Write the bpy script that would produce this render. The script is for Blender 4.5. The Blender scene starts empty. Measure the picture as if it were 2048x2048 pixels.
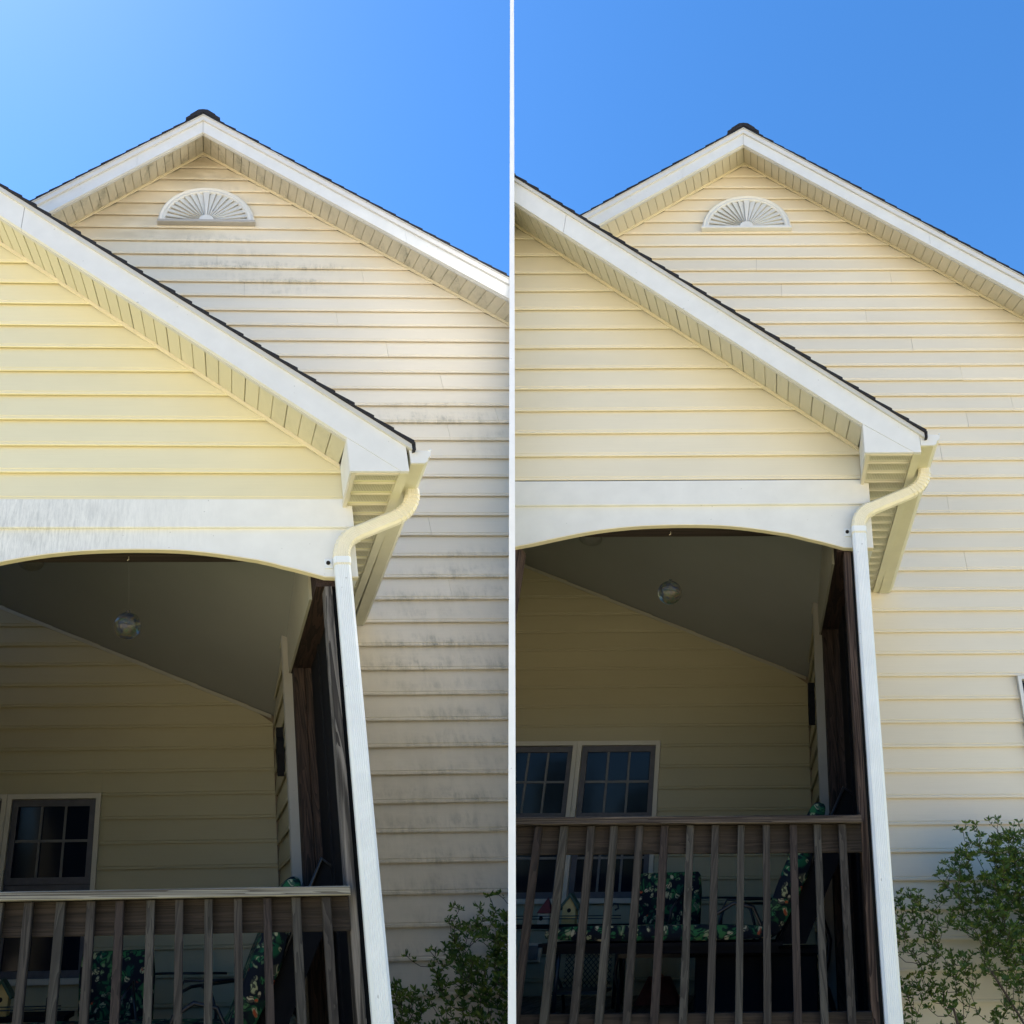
import bpy, bmesh, math, random
from mathutils import Vector, Matrix
random.seed(7)
PI = math.pi
sc = bpy.context.scene
col = sc.collection

# ---------------------------------------------------------------- camera, sky, sun, exposure
cam_d = bpy.data.cameras.new('camera'); cam = bpy.data.objects.new('camera', cam_d); col.objects.link(cam)
cam_d.sensor_width = 36.0; cam_d.lens = 36.0*1500/2048; cam_d.shift_y = 47/2048; cam_d.clip_end = 2000; cam_d.clip_start = 0.05
PITCH = 0.4782594
cam.location = (0, 0, 1.5); cam.rotation_euler = (PI/2 + PITCH, 0, 0)
sc.camera = cam
SUN_EL = math.radians(58); SUN_AZ = math.radians(-77)      # azimuth from +Y, negative = to the left; the sun stands behind the houses
w = bpy.data.worlds.new('World'); sc.world = w; w.use_nodes = True
nt = w.node_tree; nt.nodes.clear()
o_ = nt.nodes.new('ShaderNodeOutputWorld'); bg = nt.nodes.new('ShaderNodeBackground'); sky = nt.nodes.new('ShaderNodeTexSky')
sky.sky_type = 'NISHITA'; sky.sun_disc = False; sky.sun_elevation = SUN_EL; sky.sun_rotation = SUN_AZ
sky.altitude = 0; sky.air_density = 1.0; sky.dust_density = 0.2; sky.ozone_density = 6.0
bg.inputs[1].default_value = 0.058
hs = nt.nodes.new('ShaderNodeHueSaturation'); hs.inputs['Saturation'].default_value = 1.2
nt.links.new(sky.outputs[0], hs.inputs['Color']); nt.links.new(hs.outputs[0], bg.inputs[0]); nt.links.new(bg.outputs[0], o_.inputs[0])
sd = bpy.data.lights.new('sun', 'SUN'); sd.energy = 5.0; sd.angle = math.radians(0.5); sd.color = (1, 0.95, 0.88)
so = bpy.data.objects.new('sun', sd); col.objects.link(so)
dirv = Vector((math.sin(SUN_AZ)*math.cos(SUN_EL), math.cos(SUN_AZ)*math.cos(SUN_EL), math.sin(SUN_EL)))
so.rotation_euler = dirv.to_track_quat('Z', 'Y').to_euler(); so.location = dirv*30
vs = sc.view_settings; vs.view_transform = 'Standard'; vs.look = 'None'; vs.exposure = 2.3; vs.gamma = 1; vs.use_curve_mapping = False

# ---------------------------------------------------------------- materials
class NT:
    def __init__(s, name, free=False):
        s.m = bpy.data.materials.new(name); s.m.use_nodes = True
        s.t = s.m.node_tree; s.p = s.t.nodes['Principled BSDF']
        if free: g = s.t.nodes.new('ShaderNodeNewGeometry'); s.pos = g.outputs['Position']
        else: g = s.t.nodes.new('ShaderNodeAttribute'); g.attribute_name = 'house_pos'; s.pos = g.outputs['Vector']
    def n(s, typ, **kw):
        x = s.t.nodes.new(typ)
        for k, v in kw.items():
            if k.startswith('i_'): x.inputs[int(k[2:])].default_value = v
            else: setattr(x, k, v)
        return x
    def l(s, a, b): s.t.links.new(a, b)
    def val(s, x, sock):
        if hasattr(x, 'is_linked') or isinstance(x, bpy.types.NodeSocket): s.l(x, sock)
        else: sock.default_value = x
    def math(s, op, a, b=0.0, clamp=False):
        x = s.n('ShaderNodeMath', operation=op, use_clamp=clamp); s.val(a, x.inputs[0]); s.val(b, x.inputs[1]); return x.outputs[0]
    def scaled(s, sx, sy, sz, loc=(0, 0, 0), rot=(0, 0, 0)):
        x = s.n('ShaderNodeMapping'); s.l(s.pos, x.inputs[0]); x.inputs[1].default_value = loc; x.inputs[2].default_value = rot; x.inputs[3].default_value = (sx, sy, sz); return x.outputs[0]
    def noise(s, vec, scale=1, det=4, rough=0.55, dist=0):
        x = s.n('ShaderNodeTexNoise'); s.l(vec, x.inputs['Vector']); x.inputs['Scale'].default_value = scale
        x.inputs['Detail'].default_value = det; x.inputs['Roughness'].default_value = rough; x.inputs['Distortion'].default_value = dist; return x.outputs['Fac']
    def ramp(s, f, stops):
        x = s.n('ShaderNodeValToRGB'); s.l(f, x.inputs[0]); e = x.color_ramp.elements
        while len(e) < len(stops): e.new(0.5)
        for i, (p, c) in enumerate(stops):
            e[i].position = p; e[i].color = (c[0], c[1], c[2], 1) if hasattr(c, '__len__') else (c, c, c, 1)
        return x.outputs[0]
    def mix(s, f, a, b, mode='MIX'):
        x = s.n('ShaderNodeMix', data_type='RGBA', blend_type=mode); s.val(f, x.inputs[0])
        for v, k in ((a, 6), (b, 7)):
            if isinstance(v, bpy.types.NodeSocket): s.l(v, x.inputs[k])
            else: x.inputs[k].default_value = (v[0], v[1], v[2], 1)
        return x.outputs[2]
    def bump(s, h, strength=0.3, dist=0.002):
        x = s.n('ShaderNodeBump'); x.inputs['Strength'].default_value = strength; x.inputs['Distance'].default_value = dist
        s.l(h, x.inputs['Height']); s.l(x.outputs[0], s.p.inputs['Normal'])
    def fin(s, colr, rough=0.6, spec=0.4, **kw):
        s.val(colr if isinstance(colr, bpy.types.NodeSocket) else (*colr, 1), s.p.inputs['Base Color'])
        s.val(rough, s.p.inputs['Roughness']); s.p.inputs['Specular IOR Level'].default_value = spec
        return s.m
    def blobs(s, lst):
        """soft ellipses (world x, world z, radius x, radius z, strength) -> one stain mask"""
        sep = s.n('ShaderNodeSeparateXYZ'); s.l(s.pos, sep.inputs[0]); tot = None
        for (cx, cz, rx, rz, st) in lst:
            a = s.math('MULTIPLY', s.math('SUBTRACT', sep.outputs[0], cx), 1/rx); b = s.math('MULTIPLY', s.math('SUBTRACT', sep.outputs[2], cz), 1/rz)
            r2 = s.math('ADD', s.math('MULTIPLY', a, a), s.math('MULTIPLY', b, b))
            g = s.math('MULTIPLY', s.math('SUBTRACT', 1.0, r2, True), st)
            tot = g if tot is None else s.math('MAXIMUM', tot, g)
        return tot

def vinyl(name, base, stains=None, amount=0.5, warm=None):
    k = NT(name)
    big = k.noise(k.scaled(1.3, 1.3, 2.2), 1, 3)
    c = k.mix(k.ramp(big, [(0.3, 0), (0.7, 1)]), tuple(v*0.95 for v in base), tuple(min(1, v*1.03) for v in base))
    fine = k.noise(k.scaled(3, 3, 160), 1, 5, 0.6)
    c = k.mix(0.10, c, k.ramp(fine, [(0.35, tuple(v*0.7 for v in base)), (0.65, base)]))
    oi_ = k.n('ShaderNodeObjectInfo')
    c = k.mix(k.math('MULTIPLY', oi_.outputs['Random'], 0.09), c, tuple(v*0.45 for v in base))
    speck = k.noise(k.scaled(60, 60, 60), 1, 2)
    c = k.mix(k.ramp(speck, [(0.70, 0), (0.78, 0.25)]), c, tuple(v*0.75 for v in base))
    if stains:
        m = k.blobs(stains)
        streak = k.noise(k.scaled(19, 8, 5.5), 1, 7, 0.74, 0.2)
        cloud = k.noise(k.scaled(5.5, 3, 12), 1, 5, 0.65)
        dirt = k.math('MULTIPLY', k.ramp(streak, [(0.40, 0), (0.62, 1)]), k.ramp(cloud, [(0.36, 0.0), (0.56, 1)]))
        sp = k.n('ShaderNodeSeparateXYZ'); k.l(k.pos, sp.inputs[0])
        lap = k.math('FRACT', k.math('MULTIPLY', k.math('SUBTRACT', sp.outputs[2], 5.8853-0.155*60), 1/0.155))
        lapf = k.ramp(lap, [(0.02, 1.0), (0.30, 0.75), (0.75, 0.15), (1.0, 0.35)])
        fineb = k.ramp(k.noise(k.scaled(40, 30, 22), 1, 5, 0.7), [(0.38, 0.5), (0.62, 1)])
        f = k.math('MULTIPLY', k.math('MULTIPLY', k.math('MULTIPLY', m, dirt), k.math('MULTIPLY', lapf, fineb)), amount, True)
        c = k.mix(f, c, (0.12, 0.125, 0.085))
    if warm:
        m = k.blobs(warm); cl = k.noise(k.scaled(4, 4, 9), 1, 5, 0.6)
        c = k.mix(k.math('MULTIPLY', m, k.ramp(cl, [(0.3, 0.15), (0.65, 0.8)]), True), c, (0.30, 0.24, 0.13))
    k.bump(k.math('ADD', fine, k.math('MULTIPLY', speck, 0.4)), 0.18, 0.002)
    return k.fin(c, 0.5, 0.35)

def paint(name, base, stains=None, amount=0.5, rough=0.45, free=False):
    k = NT(name, free)
    a = k.noise(k.scaled(9, 9, 9), 1, 5)
    c = k.mix(k.ramp(a, [(0.35, 0), (0.7, 1)]), tuple(v*0.93 for v in base), base)
    dots = k.noise(k.scaled(45, 45, 45), 1, 1)
    c = k.mix(k.ramp(dots, [(0.775, 0), (0.80, 0.6)]), c, tuple(v*0.45 for v in base))
    if stains:
        m = k.blobs(stains); st = k.noise(k.scaled(85, 20, 11), 1, 7, 0.8, 0.0)
        c = k.mix(k.math('MULTIPLY', k.math('MULTIPLY', m, k.ramp(st, [(0.42, 0), (0.62, 1)])), amount, True), c, (0.15, 0.17, 0.18))
    k.bump(k.noise(k.scaled(30, 30, 120), 1, 4), 0.1, 0.002)
    return k.fin(c, rough, 0.4)

def wood(name, dark, light, axis='z', knots=True, scale=1.0, off=0.0):
    k = NT(name); s = {'z': (34, 34, 1.6), 'x': (1.3, 30, 34), 'y': (34, 1.6, 34)}[axis]
    v = k.scaled(s[0]*scale, s[1]*scale, s[2]*scale, (off, off*2, off*3))
    g = k.noise(v, 1, 7, 0.7, 0.9); g2 = k.noise(k.scaled(s[0]*0.22, s[1]*0.22, s[2]*0.5, (off+3, 1, 2)), 1, 3, 0.5, 2.2)
    rings = k.math('FRACT', k.math('MULTIPLY', g2, 9.0))
    f = k.math('ADD', k.math('MULTIPLY', g, 0.7), k.math('MULTIPLY', rings, 0.3))
    c = k.ramp(f, [(0.25, tuple(v*0.5 for v in dark)), (0.42, dark), (0.56, tuple((a+b)/2 for a, b in zip(dark, light))), (0.72, light)])
    k.bump(f, 0.6, 0.004)
    return k.fin(c, 0.8, 0.25)

def simple(name, base, rough=0.6, var=0.15, sc_=20, spec=0.4, metal=0.0, free=False):
    k = NT(name, free); a = k.noise(k.scaled(sc_, sc_, sc_), 1, 4)
    c = k.mix(k.ramp(a, [(0.3, 0), (0.7, 1)]), tuple(v*(1-var) for v in base), tuple(min(1, v*(1+var)) for v in base))
    k.p.inputs['Metallic'].default_value = metal
    return k.fin(c, rough, spec)

CREAM = (0.805, 0.722, 0.565)
M = {}
M['fascia'] = paint('white_aluminium_trim', (0.71, 0.71, 0.68))
M['drip'] = paint('grey_drip_edge', (0.55, 0.54, 0.50))
M['soffit'] = vinyl('cream_soffit', (0.66, 0.61, 0.48))
M['jtrim'] = simple('cream_channel', (0.74, 0.66, 0.46), 0.5, 0.05)
M['gutter'] = simple('cream_gutter_enamel', (0.60, 0.57, 0.41), 0.35, 0.06, 8)
M['spout_cream'] = simple('cream_elbow_enamel', (0.75, 0.70, 0.54), 0.35, 0.06, 12)
M['spout_white'] = paint('white_downspout_enamel', (0.76, 0.79, 0.80), rough=0.35)
k = NT('asphalt_shingle'); g = k.noise(k.scaled(260, 260, 260), 1, 2); k.bump(g, 0.8, 0.002)
M['shingle'] = k.fin(k.ramp(g, [(0.3, (0.008, 0.008, 0.010)), (0.7, (0.04, 0.04, 0.045))]), 0.95, 0.2)
M['roofdeck'] = simple('roof_sheathing', (0.2, 0.16, 0.11), 0.9)
M['dark_wood'] = wood('dark_stained_wood', (0.022, 0.016, 0.013), (0.07, 0.045, 0.034), 'z')
M['dark_wood_x'] = wood('dark_stained_beam', (0.022, 0.016, 0.014), (0.06, 0.042, 0.034), 'x')
M['dark_wood_y'] = wood('dark_stained_header', (0.020, 0.013, 0.012), (0.055, 0.03, 0.024), 'y')
M['rail_x'] = wood('weathered_rail_board', (0.019, 0.015, 0.012), (0.048, 0.036, 0.029), 'x', scale=0.7)
M['baluster_a'] = wood('weathered_baluster_brown', (0.024, 0.021, 0.020), (0.056, 0.049, 0.044), 'z')
M['baluster_b'] = wood('weathered_baluster_grey', (0.030, 0.028, 0.026), (0.070, 0.065, 0.058), 'z', off=5)
M['baluster_c'] = wood('weathered_baluster_red', (0.021, 0.016, 0.016), (0.045, 0.034, 0.031), 'z', off=9)
M['deck'] = wood('deck_plank_wood', (0.08, 0.07, 0.055), (0.22, 0.19, 0.15), 'y')
k = NT('shaded_ceiling_paint'); M['ceiling'] = k.fin(k.mix(k.noise(k.scaled(2, 2, 2), 1, 3), (0.22, 0.225, 0.21), (0.26, 0.265, 0.245)), 0.7, 0.3)  # whitish ceiling, its dimness under the porch roof put into the colour
M['black'] = simple('black_screen_mesh', (0.006, 0.0065, 0.008), 0.8, spec=0.15)
M['blackmetal'] = simple('black_iron', (0.012, 0.013, 0.016), 0.4, 0.2, 30, 0.5)
M['winframe'] = paint('tan_window_frame', (0.50, 0.47, 0.38))
M['sash'] = simple('grey_sash', (0.085, 0.085, 0.095), 0.6)
M['muntin'] = simple('grey_muntin', (0.12, 0.12, 0.115), 0.5)
k = NT('dark_window_glass'); wv = k.noise(k.scaled(3, 3, 3), 1, 2); k.bump(wv, 0.15, 0.01)
k.p.inputs['Metallic'].default_value = 0.0; M['glass'] = k.fin((0.004, 0.008, 0.018), 0.10, 0.18)
M['green'] = simple('dark_green_paint', (0.02, 0.07, 0.05), 0.5)
M['red'] = simple('barn_red_paint', (0.12, 0.014, 0.014), 0.5)
M['yellow'] = simple('straw_yellow_paint', (0.55, 0.40, 0.15), 0.6)
M['cream_paint'] = simple('cream_paint', (0.55, 0.50, 0.38), 0.6)
M['terracotta'] = simple('terracotta', (0.20, 0.05, 0.035), 0.8)
M['party_face'] = paint('grey_render', (0.76, 0.75, 0.71), rough=0.8, free=True)
M['party'] = paint('white_render', (0.88, 0.88, 0.88), rough=0.6, free=True)
M['hole'] = simple('dark_hole', (0.01, 0.008, 0.006), 0.9)
M['slate'] = simple('grey_cover', (0.16, 0.16, 0.15), 0.8)
k = NT('tropical_print_fabric')
v = k.scaled(1, 1, 1); d_ = k.n('ShaderNodeTexNoise'); d_.inputs['Scale'].default_value = 9; d_.inputs['Detail'].default_value = 2; k.l(v, d_.inputs['Vector'])
add = k.n('ShaderNodeVectorMath', operation='MULTIPLY_ADD'); k.l(d_.outputs['Color'], add.inputs[0]); add.inputs[1].default_value = (0.10, 0.10, 0.10); k.l(v, add.inputs[2])
def spots(scale, lo, hi):
    x = k.n('ShaderNodeTexVoronoi', feature='F1'); x.inputs['Scale'].default_value = scale; x.inputs['Randomness'].default_value = 1; k.l(add.outputs[0], x.inputs['Vector'])
    wv_ = k.n('ShaderNodeTexWave', wave_type='RINGS'); wv_.inputs['Scale'].default_value = scale*1.1; wv_.inputs['Distortion'].default_value = 14; wv_.inputs['Detail'].default_value = 2; k.l(add.outputs[0], wv_.inputs['Vector'])
    return x, k.math('MULTIPLY', k.ramp(x.outputs['Distance'], [(lo, 1), (hi, 0)]), k.ramp(wv_.outputs['Fac'], [(0.3, 0.15), (0.5, 1)]))
x1, f1 = spots(13, 0.42, 0.55); x2, f2 = spots(24, 0.30, 0.42); x3, f3 = spots(17, 0.16, 0.24)
c = k.mix(f1, (0.006, 0.010, 0.018), k.ramp(x1.outputs['Color'], [(0.2, (0.008, 0.08, 0.045)), (0.6, (0.03, 0.15, 0.05)), (0.9, (0.10, 0.20, 0.08))]))
c = k.mix(f2, c, k.ramp(x2.outputs['Color'], [(0.3, (0.03, 0.16, 0.06)), (0.5, (0.30, 0.34, 0.18)), (0.8, (0.50, 0.46, 0.30))]))
c = k.mix(k.math('MULTIPLY', f3, k.ramp(x3.outputs['Color'], [(0.55, 0), (0.6, 1)])), c, (0.42, 0.09, 0.04))
M['tropical'] = k.fin(c, 0.85, 0.2)
k = NT('swirled_art_glass')
v = k.scaled(14, 14, 14); n1 = k.noise(v, 1, 4, 0.6, 2.0)
sw = k.ramp(n1, [(0.30, (0.03, 0.03, 0.08)), (0.44, (0.08, 0.11, 0.16)), (0.51, (0.30, 0.20, 0.09)), (0.57, (0.08, 0.20, 0.13)), (0.66, (0.12, 0.05, 0.05))])
k.p.inputs['Transmission Weight'].default_value = 0.75; k.p.inputs['IOR'].default_value = 1.3
M['orb'] = k.fin(sw, 0.05, 0.8)
k = NT('shrub_leaf'); oi = k.noise(k.scaled(30, 30, 30), 1, 4, 0.7)
c = k.ramp(oi, [(0.30, (0.025, 0.065, 0.02)), (0.46, (0.06, 0.125, 0.025)), (0.58, (0.14, 0.21, 0.035)), (0.72, (0.32, 0.30, 0.06))])
M['leaf'] = k.fin(c, 0.45, 0.4)
tl_ = k.n('ShaderNodeBsdfTranslucent'); k.l(k.mix(0.5, c, (0.16, 0.26, 0.03)), tl_.inputs[0]); ms_ = k.n('ShaderNodeMixShader'); ms_.inputs[0].default_value = 0.35
k.l(k.p.outputs[0], ms_.inputs[1]); k.l(tl_.outputs[0], ms_.inputs[2]); k.l(ms_.outputs[0], k.t.nodes['Material Output'].inputs[0])
M['bark'] = simple('shrub_bark', (0.07, 0.05, 0.04), 0.9)
k = NT('pale_bounce_yard', True); n_ = k.noise(k.scaled(1.5, 1.5, 1.5), 1, 8)
M['bounce_ground'] = k.fin(k.ramp(n_, [(0.3, (0.34, 0.285, 0.20)), (0.7, (0.46, 0.39, 0.29))]), 0.9, 0.2)  # unseen yard, pale tone chosen to bounce warm light onto the facades
k = NT('low_bounce_grass', True); n_ = k.noise(k.scaled(6, 6, 6), 1, 8); M['grass'] = k.fin(k.ramp(n_, [(0.3, (0.11, 0.115, 0.05)), (0.7, (0.20, 0.20, 0.10))]), 0.9, 0.2)
M['far'] = simple('wood_foliage', (0.035, 0.06, 0.02), 0.8, 0.5, 3, free=True)

# ---------------------------------------------------------------- helpers
DUMMY = None
def tag(o, label, cat, group=None, kind=None):
    if label: o['label'] = label
    if cat: o['category'] = cat
    if group: o['group'] = group
    if kind: o['kind'] = kind
    return o

class House:
    """A house is laid out in its own measure (u along the front, d into the depth, z up);
    O and the three axes place it on the plot beside its neighbour."""
    def __init__(s, key, ax, O, side, **kw):
        s.key = key; s.A = ax; s.O = Vector(O); s.side = side; s.__dict__.update(kw)
    def W(s, u, d, z):
        A = s.A
        return Vector((A[0][0]*u + A[0][1]*d + A[0][2]*z, A[1][0]*u + A[1][1]*d + A[1][2]*z, A[2][0]*u + A[2][1]*d + A[2][2]*z)) + s.O
    def thing(s, name, loc, label, cat, group=None):
        e = bpy.data.objects.new(name, None); e.empty_display_size = 0.1; col.objects.link(e)
        e.location = s.W(*loc); return tag(e, label, cat, group)
    def mesh(s, name, verts, faces, mat, parent, smooth=False):
        """parts are stored in the measure of their thing's base; whatever crosses the party wall is cut there"""
        W = [s.W(*v) for v in verts]; xs = [p.x for p in W]; lim = 0.0147*s.side
        if s.side < 0 and min(xs) >= lim: return None
        if s.side > 0 and max(xs) <= lim: return None
        root = parent
        while root.parent: root = root.parent
        base = root.location
        bm = bmesh.new(); ly = bm.verts.layers.float_vector.new('house_pos')
        vv = [bm.verts.new(p - base) for p in W]
        for q, p in zip(vv, verts): q[ly] = Vector(p)
        for f in faces:
            try: bm.faces.new([vv[i] for i in f])
            except ValueError: pass
        if min(xs) < lim < max(xs):
            geo = bm.verts[:] + bm.edges[:] + bm.faces[:]
            r = bmesh.ops.bisect_plane(bm, geom=geo, plane_co=Vector((lim - base.x, 0, 0)), plane_no=Vector((1, 0, 0)), clear_outer=s.side < 0, clear_inner=s.side > 0)
            ed = [g for g in r['geom_cut'] if isinstance(g, bmesh.types.BMEdge)]
            if ed:
                try: bmesh.ops.holes_fill(bm, edges=ed, sides=0)
                except Exception: pass
        if not bm.faces: bm.free(); return None
        bmesh.ops.recalc_face_normals(bm, faces=bm.faces)
        me = bpy.data.meshes.new(name); bm.to_mesh(me); bm.free(); me.materials.append(mat)
        if smooth:
            for p in me.polygons: p.use_smooth = True
        o = bpy.data.objects.new(name, me); o.parent = parent; col.objects.link(o)
        return o
    def solo(s, name, verts, faces, mat, label, cat, group=None, smooth=False):
        c = s.W(*verts[0]); e = bpy.data.objects.new('tmp', None); e.location = c
        o = s.mesh(name, verts, faces, mat, e, smooth)
        if o: o.parent = None; o.location = c; tag(o, label, cat, group)
        bpy.data.objects.remove(e); return o
    def box(s, name, u0, u1, d0, d1, z0, z1, mat, parent, bev=0.0):
        v, f = boxvf(u0, u1, d0, d1, z0, z1, bev); return s.mesh(name, v, f, mat, parent)
    def prism(s, name, poly, d0, d1, mat, parent):
        n = len(poly)
        v = [(u, d0, z) for u, z in poly] + [(u, d1, z) for u, z in poly]
        f = [tuple(range(n)), tuple(range(2*n-1, n-1, -1))] + [(i, i+n, (i+1) % n+n, (i+1) % n) for i in range(n)]
        return s.mesh(name, v, f, mat, parent)
    def tube(s, name, pts, r, mat, parent, sides=8, r1=None):
        v, f = tubevf(pts, r, sides, r1); return s.mesh(name, v, f, mat, parent, True)

def boxvf(u0, u1, d0, d1, z0, z1, b=0.0):
    if not b:
        v = [(x, y, z) for x in (u0, u1) for y in (d0, d1) for z in (z0, z1)]
        f = [(0, 1, 3, 2), (4, 6, 7, 5), (0, 4, 5, 1), (2, 3, 7, 6), (0, 2, 6, 4), (1, 5, 7, 3)]
        return v, f
    v = []; f = []
    for d, i in ((d0, b), (d0+b, 0), (d1-b, 0), (d1, b)):      # chamfered ends front and back
        v += [(u0+i, d, z0+i), (u1-i, d, z0+i), (u1-i, d, z1-i), (u0+i, d, z1-i)]
    for k in range(3):
        for j in range(4): a = 4*k+j; c = 4*k+(j+1) % 4; f.append((a, c, c+4, a+4))
    f += [(3, 2, 1, 0), (12, 13, 14, 15)]
    return v, f
def tubevf(pts, r, sides=8, r1=None):
    P = [Vector(p) for p in pts]; n = len(P); v = []; f = []
    t0 = (P[1]-P[0]).normalized(); up = Vector((0, 0, 1)) if abs(t0.z) < 0.9 else Vector((0, 1, 0)); a = t0.cross(up).normalized()
    for i in range(n):
        t = (P[min(i+1, n-1)]-P[max(i-1, 0)]).normalized(); a = (a - t*a.dot(t)).normalized(); b = t.cross(a)
        rr = r if r1 is None else r + (r1-r)*i/(n-1)
        for k_ in range(sides):
            an = 2*PI*k_/sides; v.append(tuple(P[i] + a*math.cos(an)*rr + b*math.sin(an)*rr))
    for i in range(n-1):
        for k_ in range(sides): a0 = i*sides+k_; a1 = i*sides+(k_+1) % sides; f.append((a0, a1, a1+sides, a0+sides))
    f += [tuple(range(sides-1, -1, -1)), tuple(range((n-1)*sides, n*sides))]
    return v, f
def merge(lst):
    V = []; F = []
    for v, f in lst:
        o = len(V); V += list(v); F += [tuple(i+o for i in q) for q in f]
    return V, F
def sweep(path, w, h, ribs=0):
    """rectangular pipe swept along a path in (u,d,z); w = across the front, h = depth"""
    P = [Vector(p) for p in path]; n = len(P); v = []; f = []
    if ribs:
        prof = []
        c = 0.012
        base = [(-w/2+c, -h/2)]
        for i in range(ribs):
            x = -w/2+c + (w-2*c)*(i+0.5)/ribs; q = (w-2*c)/ribs*0.25
            base += [(x-q*1.2, -h/2), (x-q*0.4, -h/2+0.0014), (x+q*0.4, -h/2+0.0014), (x+q*1.2, -h/2)]
        base += [(w/2-c, -h/2), (w/2, -h/2+c), (w/2, h/2-c), (w/2-c, h/2), (-w/2+c, h/2), (-w/2, h/2-c), (-w/2, -h/2+c)]
        prof = base
    else:
        c = 0.01
        prof = [(-w/2+c, -h/2), (w/2-c, -h/2), (w/2, -h/2+c), (w/2, h/2-c), (w/2-c, h/2), (-w/2+c, h/2), (-w/2, h/2-c), (-w/2, -h/2+c)]
    m = len(prof)
    for i in range(n):
        t = (P[min(i+1, n-1)]-P[max(i-1, 0)]).normalized(); fr = Vector((0, 1, 0)); fr = (fr - t*fr.dot(t)).normalized(); a = fr.cross(t).normalized()
        if a.x < 0 and abs(t.z) > 0.5: a = -a
        if abs(t.z) <= 0.5 and a.z > 0: a = -a
        for x, y in prof: v.append(tuple(P[i] + a*x + fr*y))
    for i in range(n-1):
        for k_ in range(m): a0 = i*m+k_; a1 = i*m+(k_+1) % m; f.append((a0, a1, a1+m, a0+m))
    f += [tuple(range(m-1, -1, -1)), tuple(range((n-1)*m, n*m))]
    return v, f

E_ = 0.155
LAP = [(0.0, E_+0.012), (-0.003, E_+0.010), (-0.0190, 0.024), (-0.0160, 0.019), (-0.0225, 0.014), (-0.0225, 0.003), (-0.0200, 0.0), (-0.0150, 0.0), (-0.0130, 0.012), (0.0, 0.012)]
def lap_board(h, name, d, z0, ul, ur, mat, parent, axis='u', wob=0.0, exp=E_):
    """one lapped board with its rolled lower lip; ul / ur give its ends at a height"""
    v = []; n = len(LAP); K = 3
    for q in range(K+1):
        t = q/K; jd = random.uniform(-0.0014, 0.0014) if axis == 'u' else 0; jz = random.uniform(-0.0012, 0.0012)
        for i, (dd, z) in enumerate(LAP):
            zz = z*exp/E_ if z > 0.03 else z
            mid = 1 < i < 9
            a_, b_ = ul(z0+zz), ur(z0+zz); x = a_+(b_-a_)*t; dd2 = dd + (jd if mid else 0); z2 = z0+zz+(jz+wob*t if mid else 0)
            v.append((x, d+dd2, z2) if axis == 'u' else (d+dd2, x, z2))
    f = [(i+q*n, i+1+q*n, i+1+n+q*n, i+n+q*n) for q in range(K) for i in range(n-1)] + [tuple(range(n)), tuple(range((K+1)*n-1, K*n-1, -1))]
    return h.mesh(name, v, f, mat, parent)
def C(x): return lambda z: x

# ---------------------------------------------------------------- the two houses on their plots
L = House('L', [[0.98697, -0.34808, -0.18484], [0.02994, 0.99954, 0.00562], [0.01731, -0.00614, 0.99983]], (-1.06802, 3.06684, 1.48116), -1,
          tip=0.880, gut=(0.858, 0.957), dza=0.012, rail=0.087, wdu=0.0, wdz=0.0, orb=(-0.422, 0.30, 1.287), dirty=True)
R = House('R', [[1.00164, 0.30214, 0.14826], [0.00178, 0.99998, -0.00553], [0.00719, 0.00551, 0.99996]], (1.05189, 3.53285, 1.87403), 1,
          tip=0.908, gut=(0.875, 0.982), dza=-0.012, rail=0.0, wdu=0.05, wdz=0.03, orb=(-0.456, 0.30, 1.255), dirty=False)
dM, dB, dG, dF = 1.368, 2.354, -0.3213, 1.0599
zM, zP, zB = 5.8853, 3.3398, 2.0662
APU = -0.109
GROUND = -2.0

def rake_main(u): return 6.365 - (0.826*(u-APU) if u > APU else 0.852*(APU-u))
def soff_main(u): return 6.228 - (0.834*(u-APU) if u > APU else 0.862*(APU-u))
def inv_soff(z, side): return APU + (6.228-z)/0.834 if side > 0 else APU - (6.228-z)/0.862
def rake_porch(u): return 1.908 - 0.822*(u-0.885)
def soff_porch(u): return 1.976 - 0.826*(u-0.600)
PRU = -2.75      # porch ridge, left of the picture

def joints_for(k):
    base = {7: [0.01], 8: [1.205], 9: [0.231], 11: [0.956], 13: [1.323], 15: [1.702], 17: [2.07], 18: [1.689], 20: [1.444], 23: [1.446], 26: [1.517]}
    r = random.Random(k*13+5)
    return sorted(base.get(k, []) + ([r.uniform(2.9, 3.6)] if k % 2 else []) + ([r.uniform(-2.6, -1.7)] if k % 3 == 0 else []))

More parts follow.
